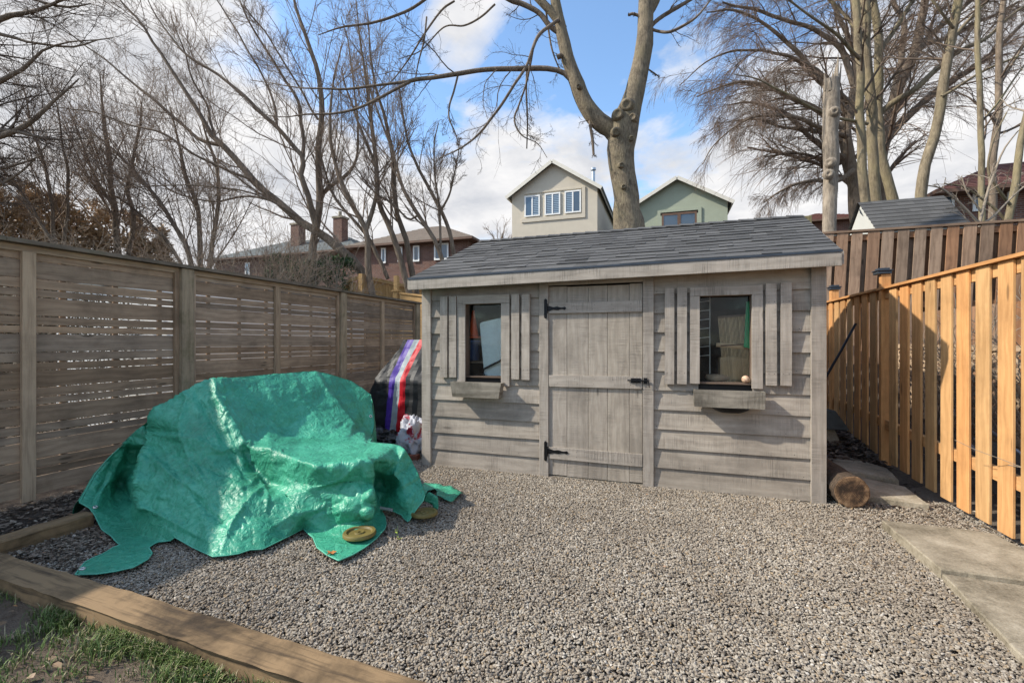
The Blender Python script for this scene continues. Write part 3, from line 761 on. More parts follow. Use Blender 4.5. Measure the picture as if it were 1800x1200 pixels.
def window(W_, slats, hz):
    wn = empty('window', (W_['o0'], YW, W_['z0']), None, None); wn.parent = shed; wn.matrix_parent_inverse = parent_world(shed).inverted()
    yf = YW-.050; z0, zt = W_['z0'], W_['zt0']
    mb = MB(); mb.box((W_['fo0'], yf, zt), (W_['fo1']-W_['fo0'], 0, W_.get('sk', 0)), (0, 0, W_['top']-zt), (0, .022, 0), rnd=.45)
    mb.box((W_['fo0'], yf+.001, W_['bot']), (0, 0, zt-W_['bot']-.002), (W_['o0']-W_['fo0'], 0, 0), (0, .022, 0), rnd=.6)
    mb.box((W_['o1'], yf+.001, W_['bot']-.03), (0, 0, zt-W_['bot']+.028), (W_['fo1']-W_['o1'], 0, 0), (0, .022, 0), rnd=.5)
    mb.build('window_frame', TR, wn, bevel=.002)
    mb = MB(); d = .115; o0, o1 = W_['o0'], W_['o1']
    mb.box((o0-.012, yf+.024, z0), (0, 0, zt-z0), (0, d, 0), (.012, 0, 0)); mb.box((o1, yf+.024, z0), (0, 0, zt-z0), (0, d, 0), (.012, 0, 0))
    mb.box((o0-.012, yf+.024, z0-.014), (o1-o0+.024, 0, 0), (0, d, 0), (0, 0, .014)); mb.box((o0-.012, yf+.024, zt), (o1-o0+.024, 0, 0), (0, d, 0), (0, 0, .012))
    mb.build('window_lining', M['reveal'], wn)
    mb = MB(); mb.box((o0+.0005, YW+.062, z0+.0005), (o1-o0-.001, 0, 0), (0, 0, zt-z0-.001), (0, .004, 0)); mb.build('pane', M['glass'], wn)
    for (a, b, pt, pb) in slats:
        za, zb = Zp((a+b)/2, pt, YW-.06), Zp((a+b)/2, pb, YW-.06); xa, xb = X(a, YW-.06), X(b, YW-.06)
        mb = MB(); mb.box((xa, YW-.060, zb), (U(-.004, .004), 0, za-zb), (xb-xa, 0, 0), (0, .030, 0), rnd=U(.4, .7))
        zz_ = [zb+.10, za-.16]
        for q in zz_:
            for u_ in (.25, .75): mb.lathe([(.0028, 0), (.0022, .0012), (0, .0015)], (xa+(xb-xa)*u_, YW-.0602, q), (0, -1, 0), 6, mi=1)
        mb.build('shutter_slat', [TR, M['metal_black']], wn)
    return wn
wl = window(WIN['l'], [(773, 785.6, 521, 663), (789, 801.6, 521, 663), (898.4, 912, 517, 666.5), (916.6, 930.4, 516.5, 667.5)], 0)
wr = window(WIN['r'], [(1168.3, 1185, 505.6, 675), (1190.3, 1207.2, 505.4, 675), (1347, 1366, 498, 677.5), (1372.5, 1392, 496.5, 677.8)], 0)
def planter(px0, px1, pt, pb, dep, taper, root):
    Yf = YW-.03-dep; x0, x1 = X(px0, Yf), X(px1, Yf); zt, zb = Zp(px0, pt, Yf), Zp((px0+px1)/2, pb, Yf); th = .018
    mb = MB()
    # front board (may be a trapezium), ends, back, floor, soil
    for (a, b) in ((0, 1),):
        v = [(x0, Yf, zt), (x1, Yf, zt), (x1-taper, Yf, zb), (x0+taper, Yf, zb), (x0, Yf+th, zt), (x1, Yf+th, zt), (x1-taper, Yf+th, zb), (x0+taper, Yf+th, zb)]
        mb.faces(v, [(3, 2, 1, 0), (4, 5, 6, 7), (0, 1, 5, 4), (2, 3, 7, 6), (0, 4, 7, 3), (1, 2, 6, 5)], .5, uvf=lambda p: (p[0]+3, p[2]+p[1]*.5))
    yb = YW-.052
    for xx, tp in ((x0, taper), (x1-th, -taper)):
        v = [(xx, Yf+th, zt), (xx+th, Yf+th, zt), (xx+th+tp, Yf+th, zb), (xx+tp, Yf+th, zb), (xx, yb, zt), (xx+th, yb, zt), (xx+th+tp, yb, zb), (xx+tp, yb, zb)]
        mb.faces(v, [(3, 2, 1, 0), (4, 5, 6, 7), (0, 1, 5, 4), (2, 3, 7, 6), (0, 4, 7, 3), (1, 2, 6, 5)], .35, uvf=lambda p: (p[1]+7, p[2]))
    mb.box((x0+th, yb-th, zb+.004), (x1-x0-2*th, 0, 0), (0, 0, zt-zb-.006), (0, th, 0)); mb.box((x0+taper+.01, Yf+th, zb+.012), (x1-x0-2*taper-.02, 0, 0), (0, yb-Yf-2*th, 0), (0, 0, .014))
    p = mb.build('planter_box', M['box'], root)
    mb = MB(); mb.box((x0+th, Yf+th, zt-.035), (x1-x0-2*th, 0, 0), (0, yb-Yf-2*th, 0), (0, 0, .008)); mb.build('potting_soil', M['soil'], p)
    return x0, x1, zt, zb, Yf
planter(791, 880.5, 671, 699, .125, .028, shed)
x0, x1, zt, zb, Yf = planter(1219.8, 1346, 685.5, 717, .125, .004, shed)
mb = MB()
mb.lathe([(.0, -.048), (.08, -.042), (.13, -.022), (.158, .0), (.163, .002)], ((x0+x1)/2+.02, YW-.10, zb-.004), (0, 0, 1), 28)
mb.v = [(x, YW-.10+(y-YW+.10)*.42, z) for x, y, z in mb.v]
o = mb.build('drip_tray', M['metal_black'], shed, smooth=True)
# roof
EL, ER = atY(719, 489.5, 4.28), atY(1478.5, 439.5, 4.28)
RL, RR = atY(845, 424.5, 5.86), atY(1411, 380, 5.86)
EL, ER, RL, RR = map(Vector, (EL, ER, RL, RR))
BL, BR = Vector((EL.x, 7.46, EL.z)), Vector((ER.x, 7.46, ER.z))
def roof_side(A, B, C_, D_, name):
    """A-B eave, D_-C_ ridge"""
    up = (B-A).cross(D_-A).normalized()
    if up.z < 0: up = -up
    def P(u, v, h=0): 
        q = A.lerp(B, u).lerp(D_.lerp(C_, u), v)
        return q+up*(h+.006*noise.noise(Vector((u*5, v*4, 2))))
    n = 13; mb = MB()
    for k in range(n):
        v0, v1 = k/n, min(1, (k+1.25)/n); u = 0; 
        while u < 1:
            wd = U(.03, .085); u1 = min(1, u+wd); 
            if u1 > .985: u1 = 1
            h = random.choice([.009, .011, .015]); jj = random.choice([0, 0, -.006, .004])/1.6*(1 if k else 0)
            va = v0+jj
            r = U(.1, .9)
            q = [P(u, va, h), P(u1, va, h), P(u1, v1, .002), P(u, v1, .002)]
            mb.quad(q, rnd=r); mb.quad([P(u, va, 0), P(u1, va, 0), q[1], q[0]], rnd=.0)
            mb.quad([P(u, va, 0), q[0], q[3]], rnd=.2); mb.quad([P(u1, va, 0), q[2], q[1]], rnd=.2)
            u = u1
    mb.f = [f for f in mb.f]
    return mb.build(name, M['shingle'], roofE)
roofE = empty('roof', tuple(RL), None, None); roofE.parent = shed; roofE.matrix_parent_inverse = parent_world(shed).inverted()
roof_side(EL, ER, RR, RL, 'shingles'); roof_side(BR, BL, RL, RR, 'shingles')
mb = MB(); dn_ = Vector((0, 0, -.03))
v = [p+dn_*.6 for p in (EL, ER, RR, RL, BL, BR)]; v2 = [p+dn_ for p in v]; al = v+v2
mb.faces(al, [(0, 1, 2, 3), (3, 2, 5, 4), (9, 8, 7, 6), (10, 11, 8, 9), (0, 6, 7, 1), (4, 5, 11, 10), (0, 3, 9, 6), (3, 4, 10, 9), (1, 7, 8, 2), (2, 8, 11, 5)])
mb.build('roof_deck', M['shed'], roofE)
# ridge caps
mb = MB(); n = 24
for i in range(n):
    a = RL.lerp(RR, i/n); b = RL.lerp(RR, (i+1.12)/n) if i < n-1 else RR
    f1 = Vector((0, -.11, -.045)); f2 = Vector((0, .11, -.045)); u1 = Vector((0, 0, .024)); u2 = Vector((0, 0, .014)); r = U(.2, .8)
    mb.quad([a+f1+u1, b+f1+u2, b+u2, a+u1], rnd=r); mb.quad([a+u1, b+u2, b+f2+u2, a+f2+u1], rnd=r)
mb.build('ridge_cap', M['shingle'], roofE)
def fasc(A, B, h0, h1, name, mat, off, th, drop=0):
    A, B = Vector(A), Vector(B); d = (B-A); s_ = Vector((0, -1, 0)) if abs(d.x) > abs(d.y) else Vector((1 if A.x > 0 else -1, 0, 0))
    mb = MB(); A2 = A+s_*off+Vector((0, 0, -drop-h0)); mb.box(A2, d, (0, 0, h0), s_*th, rnd=.5); return mb.build(name, mat, roofE, bevel=.002)
fasc(EL, ER, .108, .11, 'fascia_board', TR, .0, .022, .018)
fasc(EL+Vector((-.004, 0, 0)), ER+Vector((.004, 0, 0)), .020, 0, 'drip_edge', M['capmetal'], .0225, .006, -.002)
fasc(BL+Vector((0, .02, 0)), BR+Vector((0, .02, 0)), .108, .11, 'fascia_board', TR, .0, .02, .018)
for A, B in ((EL, RL), (ER, RR), (BL, RL), (BR, RR)): fasc(A, B, .10, .10, 'rake_board', TR, .001, .02, .012)
# soffit
mb = MB(); mb.box((EL.x+.02, 4.29, EL.z-.05), (ER.x-EL.x-.04, 0, ER.z-EL.z), (0, .17, .0), (0, 0, .012)); mb.build('soffit', M['shed'], roofE)
# items on / in the shed ---------------------------------------------------
bc = atY(1311, 671, YW-.02)
ball, t = newmat('baseball leather'); g = t.n('ShaderNodeTexCoord').outputs['Object']
finish(t, t.ramp(t.noise(g, 30, 5, .6), [(.3, (.40, .24, .14)), (.7, (.62, .44, .30))]), .7)
brt = empty('baseball', (bc[0], YW-.010, .985+.033), 'scuffed tan baseball sitting in the corner of the right window sill', 'ball')
mb = MB(); mb.lathe([(.033*math.sin(a), -.033*math.cos(a)) for a in np.linspace(0.001, math.pi-.001, 16)], (bc[0], YW-.010, .985+.033), (0, 0, 1), 24); mb.build('cover', ball, brt, smooth=True)
mb = MB(); pts = []
for i in range(49):
    a = 2*math.pi*i/48; p = Vector((math.cos(a)+.42*math.cos(3*a)*.6, math.sin(a)-.42*math.sin(3*a)*.6, .9*math.sin(2*a))).normalized()*.0333
    p = Matrix.Rotation(.9, 3, 'X') @ p; pts.append(Vector((bc[0], YW-.010, 1.018))+p)
mb.tube(pts, .0012, 5, cap=False); mb.build('seam', plain('seam thread', (.25, .05, .04)), brt)
# folding table leaning inside the left window
tx0 = atY(842, 567, 4.72)
tb = empty('folding_table', (-1.7, 4.8, .5), 'folded pale grey table standing behind the glass of the left window', 'table')
tabmat = plain('table plastic', (.70, .78, .78), .5, .04, 20)
mb = MB(); a = Vector(atY(843, 567, 4.60)); b = Vector(atY(887, 557, 4.60)); c = Vector(atY(855, 700, 4.60))
pts = []; xv_, zv_ = (b-a), (c-a)
def rr_(cx, cy, r0, a0): return [(cx+r0*math.cos(a0+math.pi/2*i/5), cy+r0*math.sin(a0+math.pi/2*i/5)) for i in range(6)]
wx, hz_ = xv_.length*1.3, zv_.length*1.1; xu, zu = xv_.normalized(), zv_.normalized(); rc = .03
pl = rr_(rc, rc, rc, math.pi)+rr_(wx-rc, rc, rc, -math.pi/2)+rr_(wx-rc, hz_-rc, rc, 0)+rr_(rc, hz_-rc, rc, math.pi/2)
f0 = [a+xu*p+zu*q for p, q in pl]; f1 = [p+Vector((0, .035, 0)) for p in f0]; n = len(pl)
mb.quad(f0[::-1]); mb.quad(f1)
for i in range(n): mb.quad([f0[i], f0[(i+1) % n], f1[(i+1) % n], f1[i]])
mb.build('table_top', tabmat, tb)
hx = 0
mb = MB(); h0 = Vector(atY(850, 655, 4.57)); h1 = Vector(atY(884, 638, 4.57)); e = (h1-h0).normalized(); up_ = Vector((-e.z, 0, e.x))
mb.tube([h0-up_*.05, h0-e*.01+up_*.0, h0+up_*.035+e*.02, h1+up_*.035, h1+e*.02, h1-up_*.04], .012, 8); mb.build('handle', M['metal_black'], tb)
cn = Vector(atY(832, 568, 4.66)); cr = empty('traffic_cone', tuple(cn), 'bright orange traffic cone just visible inside the left window', 'cone')
om = plain('orange plastic', (.75, .10, .02), .5, .05)
mb = MB(); mb.lathe([(.012, .14), (.035, 0), (.06, -.14)], cn, (0, 0, 1), 20); mb.build('cone_body', om, cr, smooth=True)
mb = MB(); mb.box(cn+Vector((-.08, -.06, -.165)), (.16, 0, 0), (0, .12, 0), (0, 0, .022)); mb.build('cone_base', om, cr)
sh = empty('storage_tub', (cn.x, 4.9, .9), 'blue plastic tub under the cone inside the left window', 'tub')
mb = MB(); mb.lathe([(.0, -.22), (.085, -.22), (.1, -.02), (.108, -.02), (.108, 0), (.09, 0), (.08, -.2)], cn+Vector((-.02, .0, -.19)), (0, 0, 1), 20); mb.build('tub_body', plain('blue plastic', (.05, .09, .22), .5), sh, smooth=True)
mb = MB(); mb.box(cn+Vector((-.20, -.05, -.44)), (.5, 0, 0), (0, .2, 0), (0, 0, .02)); mb.build('shelf', M['reveal'], shed)
# behind the right window
sm_ = empty('bamboo_blind', (.3, 4.75, 1.2), 'thin vertical slat blind leaning behind the right window', 'blind')
mb = MB(); A, B = Vector(atY(1262, 556, 4.55)), Vector(atY(1309, 552, 4.55)); C0 = Vector(atY(1272, 668, 4.57))
for i in range(22):
    p = A.lerp(B, i/21); mb.box(p, (C0-A)*1.1, (.0052, 0, 0), (0, .005, 0), rnd=U(.2, .9))
mb.build('blind_slat', wood('bamboo', (.42, .28, .15), (.78, .60, .38), .3, .8, 0, .1, .1), sm_)
mb = MB(); mb.box(A+Vector((0, -.008, 0)), (B-A), (0, 0, -.018), (0, .006, 0)); mb.build('blind_rail', M['reveal'], sm_); mb = MB(); mb.box(A.lerp(C0, .45)+Vector((0, -.008, 0)), (B-A), (0, 0, -.012), (0, .006, 0)); mb.build('blind_rail', M['reveal'], sm_)
mb = MB(); p = Vector(atY(1288, 619, 4.78)); q_ = MB()
mb.box(Vector(atY(1266, 628, 4.60))+Vector((0, 0, -.2)), (.26, 0, 0), (0, .2, 0), (0, 0, .2))
tag(mb.build('cardboard_box', plain('cardboard', (.55, .38, .23), .9, .15), None, bevel=.004), 'brown cardboard box low behind the right window glass', 'box')
mb = MB(); a0 = Vector(atY(1259, 606, 4.575)); b0 = Vector(atY(1314, 611, 4.575)); mb.tube([a0, a0.lerp(b0, .5)+Vector((0, 0, .004)), b0], [.020, .024, .022], 12)
tag(mb.build('rolled_mat', plain('brown foam', (.60, .40, .24), .9, .2, 15), smooth=True), 'rolled brown mat lying across the blind in the right window', 'mat')
mb = MB(); a0, b0, c0 = Vector(atY(1312, 530, 4.53)), Vector(atY(1308, 610, 4.53)), Vector(atY(1318, 612, 4.53))
mb.faces([a0, b0, c0, a0+Vector((.03, 0, 0)), *(p+Vector((0, .02, 0)) for p in (a0, b0, c0, a0+Vector((.03, 0, 0))))], [(0, 1, 2, 3), (7, 6, 5, 4), (0, 4, 5, 1), (1, 5, 6, 2), (2, 6, 7, 3), (3, 7, 4, 0)])
tag(mb.build('green_sheet', plain('green plastic sheet', (.02, .30, .12), .4, .2)), 'strip of bright green plastic hanging at the right side of the right window', 'sheet')
mb = MB(); a0, b0 = Vector(atY(1230, 555, 4.66)), Vector(atY(1248, 553, 4.66))
wr_ = empty('wire_rack', tuple(a0), 'white wire rack at the left edge of the right window', 'rack')
mb = MB()
for i in range(7): mb = MB(); mb.tube([a0+Vector((0, 0, .13-i*.085)), b0+Vector((0, 0, .13-i*.085))], .003, 5); mb.build('rung', M['whitetrim'], wr_)
mb = MB(); mb.tube([b0+Vector((0, .01, .2)), b0+Vector((0, .01, -.6))], .004, 5); mb.build('upright', M['whitetrim'], wr_)
mb = MB(); p = Vector(atY(1262, 663, 4.645))
mb.lathe([(.0, -.03), (.10, -.03), (.115, .0), (.10, .025), (0, .032)], p, (0, 0, 1), 20); 
tag(mb.build('seat_cushion', plain('brown cushion', (.45, .32, .22), .9, .2), smooth=True), 'dull brown round cushion on the sill inside the right window', 'cushion')
# ------------------------------------------------------------------ green tarp over garden furniture
def rbf_fit(pts, vals):
    pts = np.array(pts, float)/100; n = len(pts)
    d = np.linalg.norm(pts[:, None]-pts[None], axis=2)
    A = np.zeros((n+3, n+3)); A[:n, :n] = d; A[:n, n] = 1; A[:n, n+1:] = pts; A[n, :n] = 1; A[n+1:, :n] = pts.T
    c = np.linalg.lstsq(A, np.concatenate([vals, [0, 0, 0]]), rcond=None)[0]
    def ev(q):
        q = np.array(q, float)/100
        out = np.zeros(len(q))
        for s in range(0, len(q), 4000):
            qq = q[s:s+4000]; dd = np.linalg.norm(qq[:, None]-pts[None], axis=2)
            out[s:s+4000] = dd@c[:n]+c[n]+qq@c[n+1:]
        return out
    return ev
G = None   # ground
ctrl = [  # px, py, depth (None: lies on the ground)
 (140, 883, 3.39), (150, 858, 3.5), (167, 833, 3.60), (190, 806, 3.68), (217, 779, 3.75), (250, 748, 3.78), (283, 717, 3.80), (318, 693, 3.87), (358, 669, 3.97), (375, 667, 4.02), (400, 664, 4.12), (446, 660, 4.35), (500, 656, 4.62),
 (554, 652, 4.90), (585, 659, 5.0), (617, 669, 5.10), (638, 683, 5.12), (652, 694, 5.1), (655, 718, 5.02), (658, 746, 4.90), (654, 766, 4.8),
 (672, 779, 3.88), (696, 781, 3.82), (712, 790, 3.68), (722, 806, 3.72), (733, 827, 3.66), (741, 848, 3.58), (748, 867, 3.52), (736, 890, 3.43), (722, 912, 3.38), (717, 920, 3.36), (706, 908, 3.44), (696, 900, 3.47),
 (688, 880, 3.52), (679, 858, 3.72), (668, 850, 3.74), (665, 880, 3.66), (690, 850, 3.62), (690, 835, 3.50), (675, 835, 3.62), (700, 812, 3.62), (705, 850, 3.50), (715, 880, 3.42), (728, 860, 3.52), (715, 830, 3.60),
 # back panel
 (375, 683, 3.92), (420, 700, 4.0), (470, 690, 4.25), (480, 730, 4.12), (540, 690, 4.55), (530, 730, 4.32), (590, 720, 4.62), (605, 745, 4.5), (575, 680, 4.80), (596, 708, 4.76), (622, 742, 4.62), (630, 720, 4.90), (640, 750, 4.80), (610, 690, 4.98),
 # crease between back and seat
 (500, 762, 4.09), (535, 768, 4.10), (571, 771, 4.12), (610, 773, 4.12), (640, 776, 4.11), (470, 750, 4.02),
 # ridge from the left top curving down to the seat edge
 (385, 705, 3.84), (398, 732, 3.74), (410, 755, 3.66), (429, 779, 3.56), (450, 790, 3.52), (475, 789, 3.47), (496, 796, 3.42), (525, 809, 3.27), (558, 821, 3.16), (590, 819, 3.18), (621, 815, 3.21), (646, 808, 3.26),
 (455, 768, 3.82), (520, 785, 3.72), (560, 783, 3.84), (600, 783, 3.85), (640, 786, 3.80), (580, 797, 3.57), (640, 795, 3.60), (680, 795, 3.60), (665, 805, 3.38),
 # fold under the ridge
 (430, 800, 3.56), (445, 820, 3.54), (467, 846, 3.44), (500, 836, 3.38), (530, 850, 3.30), (560, 852, 3.26), (610, 845, 3.28), (645, 835, 3.23), (650, 870, 3.16), (646, 900, 3.14), (654, 850, 3.30), (658, 880, 3.42), (660, 830, 3.36), (656, 905, 3.40),
 # front skirt
 (375, 860, 3.20), (420, 850, 3.26), (350, 800, 3.44), (330, 760, 3.60), (360, 730, 3.72), (320, 840, 3.28), (460, 880, 3.14), (520, 885, 3.20), (580, 880, 3.22), (400, 905, 3.04), (470, 910, 3.08), (530, 905, 3.14), (600, 905, 3.14), (350, 905, 3.03), (300, 890, 3.14),
 (283, 735, 3.72), (277, 760, 3.74), (266, 785, 3.66), (252, 808, 3.46), (246, 850, 3.30), (246, 892, 3.16), (268, 910, 3.10), (308, 944, 2.98), (340, 962, 2.92), (375, 978, None), (420, 973, None), (462, 965, None), (500, 946, None), (533, 929, 3.20), (590, 922, 3.20), (640, 915, 3.20),
 (262, 750, 3.86), (235, 800, 3.96), (215, 850, 3.88), (232, 880, 3.74), (190, 850, 3.66), (165, 868, 3.52), (225, 915, 3.40), (167, 900, 3.36), (179, 929, 3.22), (195, 945, 3.12), (212, 957, None), (245, 940, 3.12), (258, 958, None),
 (258, 970, None), (260, 983, None), (235, 975, None), (204, 1004, None), (170, 1009, None), (133, 1010, None), (150, 988, None), (180, 974, None), (290, 950, 3.02),
 # flap on the ground in front
 (545, 945, None), (558, 962, None), (575, 975, None), (596, 985, None), (620, 975, None), (642, 962, None), (662, 946, None), (677, 929, None), (679, 915, None), (671, 898, None), (600, 950, None), (640, 942, None), (660, 925, None), (570, 935, None)]
outline = [(140, 883), (167, 833), (190, 806), (217, 779), (250, 748), (283, 717), (318, 693), (340, 679), (358, 669), (375, 666), (400, 664), (446, 660), (500, 656), (535, 652.5), (554, 652), (570, 655), (585, 659), (617, 669), (638, 683), (652, 694),
 (655, 705), (654, 718), (657, 732), (658, 746), (656, 758), (653, 768), (651, 776), (672, 778.5), (696, 781), (705, 784), (712, 790), (722, 806), (733, 827), (741, 848), (748, 867), (744, 880), (736, 890), (727, 902), (717, 920), (711, 912), (706, 905), (700, 902), (696, 900),
 (688, 897), (676, 893), (671, 898), (677, 908), (679, 920), (677, 929), (662, 946), (642, 962), (620, 975), (596, 985), (575, 975), (558, 962), (551, 945), (545, 940), (533, 929), (500, 946), (462, 965), (440, 966), (420, 973), (400, 976), (375, 978), (340, 962), (308, 944), (300, 950), (280, 952), (272, 955), (262, 962),
 (268, 972), (260, 983), (235, 997), (204, 1004), (170, 1009), (133, 1010), (140, 1000), (150, 988), (165, 980), (180, 974), (200, 962), (212, 957), (195, 945), (179, 929), (167, 905), (158, 893)]
GZ = .035
def invd(px, py, D): return 1/D if D else (py-600)/((EYE-GZ)*FPX)
ev_s = rbf_fit([(a, b) for a, b, _ in ctrl], np.array([invd(*c) for c in ctrl]))
def pl_fit(pts, vals):
    """piecewise linear surface over the Delaunay triangles of pts: flat facets and sharp creases"""
    res = delaunay_2d_cdt([Vector(p) for p in pts], [], [], 0, 1e-5)
    vs, fs, orig = res[0], res[2], res[3]
    V = np.array([tuple(v) for v in vs]); val = np.array([vals[o[0]] for o in orig])
    T = np.array([f for f in fs if len(f) == 3]); A, B, C_ = V[T[:, 0]], V[T[:, 1]], V[T[:, 2]]
    det = (B[:, 0]-A[:, 0])*(C_[:, 1]-A[:, 1])-(C_[:, 0]-A[:, 0])*(B[:, 1]-A[:, 1]); ok = np.abs(det) > 1e-6
    T, A, B, C_, det = T[ok], A[ok], B[ok], C_[ok], det[ok]
    def ev(q):
        q = np.array(q, float); out = np.zeros(len(q))
        for s0 in range(0, len(q), 1500):
            Q = q[s0:s0+1500]; x, y = Q[:, 0][:, None], Q[:, 1][:, None]
            l1 = ((x-A[:, 0])*(C_[:, 1]-A[:, 1])-(C_[:, 0]-A[:, 0])*(y-A[:, 1]))/det; l2 = ((B[:, 0]-A[:, 0])*(y-A[:, 1])-(x-A[:, 0])*(B[:, 1]-A[:, 1]))/det
            m_ = np.minimum(np.minimum(l1, l2), 1-l1-l2); k = np.argmax(m_, axis=1); r_ = np.arange(len(Q)); a1, a2 = l1[r_, k], l2[r_, k]
            out[s0:s0+1500] = val[T[k, 0]]*(1-a1-a2)+val[T[k, 1]]*a1+val[T[k, 2]]*a2
        return out
    return ev
ev_l = pl_fit([(a+.01*i, b) for i, (a, b, _) in enumerate(ctrl)], [invd(*c) for c in ctrl])
ev = lambda q: .62*ev_l(q)+.38*ev_s(q)
def inside(p, poly):
    c = False; x, y = p
    for i in range(len(poly)):
        (x1, y1), (x2, y2) = poly[i], poly[i-1]
        if (y1 > y) != (y2 > y) and x < (x2-x1)*(y-y1)/(y2-y1)+x1: c = not c
    return c
def tarp_piece(outl, step, evf, jit=.25):
    edge = []
    for i in range(len(outl)):
        a, b = np.array(outl[i], float), np.array(outl[(i+1) % len(outl)], float)
        m = max(1, int(np.linalg.norm(b-a)/step))
        for k in range(m): edge.append(tuple(a+(b-a)*k/m))
    ne = len(edge); E = np.array(edge)
    x0, y0 = E.min(0); x1, y1 = E.max(0)
    gx, gy = [], []
    j = 0; y = y0
    while y < y1:
        x = x0+(step/2 if j % 2 else 0)
        while x < x1:
            gx.append((x+rng.uniform(-jit, jit)*step, y+rng.uniform(-jit, jit)*step)); x += step
        y += step*.87; j += 1
    pts = [p for p in gx if inside(p, outl)]
    Q = np.array(pts)
    dmin = np.array([np.min(np.hypot(E[:, 0]-p[0], E[:, 1]-p[1])) for p in Q]); Q = Q[dmin > step*.5]
    allp = np.vstack([E, Q])
    res = delaunay_2d_cdt([Vector(p) for p in allp], [(i, (i+1) % ne) for i in range(ne)], [], 1, 1e-4)
    vs, fs = res[0], res[2]
    V = np.array([tuple(v) for v in vs]); w_ = evf(V)
    W3 = np.array([O3+ray(p[0], p[1])/max(q, .05) for p, q in zip(V, w_)])
    W3[:, 2] = np.maximum(W3[:, 2], .022)
    return V, W3, [tuple(f) for f in fs], ne
V2, V3, F, ne = tarp_piece(outline, 2.7, ev)
def crumple(p):
    q = Vector(p); wv = noise.noise_vector(q*2.3)*.25; a = q+wv; s_ = 0
    for sc_, am, st in ((2.6, .006, (1, 1, .6)), (6.0, .0065, (1.6, .8, .7)), (13, .0048, (.7, 1.5, 1.2)), (27, .0026, (1.3, 1, 1))):
        b = Vector((a.x*sc_*st[0]+sc_, a.y*sc_*st[1], a.z*sc_*st[2]))
        n_ = noise.noise(b+noise.noise_vector(b*.7)*.4); s_ += am*(1-2.6*abs(n_))
    return s_
me = bpy.data.meshes.new('tmp'); me.from_pydata([tuple(p) for p in V3], [], F); me.update()
nr = np.zeros(len(V3)*3, np.float32); me.vertices.foreach_get('normal', nr); nr = nr.reshape(-1, 3); bpy.data.meshes.remove(me)
def facets(spacing, stretch, ang, seed):
    r = np.random.default_rng(seed); c_, s_ = math.cos(ang), math.sin(ang); pts = []
    for i in np.arange(-500, 500, spacing):
        for j in np.arange(-500, 500, spacing*stretch):
            x, y = i+r.uniform(-.5, .5)*spacing, j+r.uniform(-.5, .5)*spacing*stretch
            X_, Y_ = 430+x*c_-y*s_, 830+x*s_+y*c_
            if 90 < X_ < 800 and 610 < Y_ < 1050: pts.append((X_, Y_))
    f = pl_fit(pts, r.uniform(-1, 1, len(pts))); return f(V2)
wrk = .0210*facets(46, 1.9, .5, 1)+.0080*facets(24, 1.8, -.5, 2)+.0036*facets(13, 1.7, .9, 3)+.0016*facets(8, 1.5, -.9, 4)
def crease(line, amp, wd):
    global wrk
    L_ = np.array(line, float); lo, hi = L_.min(0)-wd*6, L_.max(0)+wd*6
    sel = np.where((V2[:, 0] > lo[0]) & (V2[:, 0] < hi[0]) & (V2[:, 1] > lo[1]) & (V2[:, 1] < hi[1]))[0]
    if len(sel) == 0: return
    P = V2[sel]; best = np.full(len(sel), 1e9); par = np.zeros(len(sel)); n_ = len(L_)-1
    for i in range(n_):
        A, B = L_[i], L_[i+1]; d = B-A; t_ = np.clip(((P-A)@d)/(d@d), 0, 1); dist = np.linalg.norm(P-(A+t_[:, None]*d), axis=1)
        m_ = dist < best; best[m_] = dist[m_]; par[m_] = (i+t_[m_])/n_
    wrk[sel] += amp*np.exp(-best/wd)*np.minimum(1, 4*np.minimum(par+.12, 1.12-par))
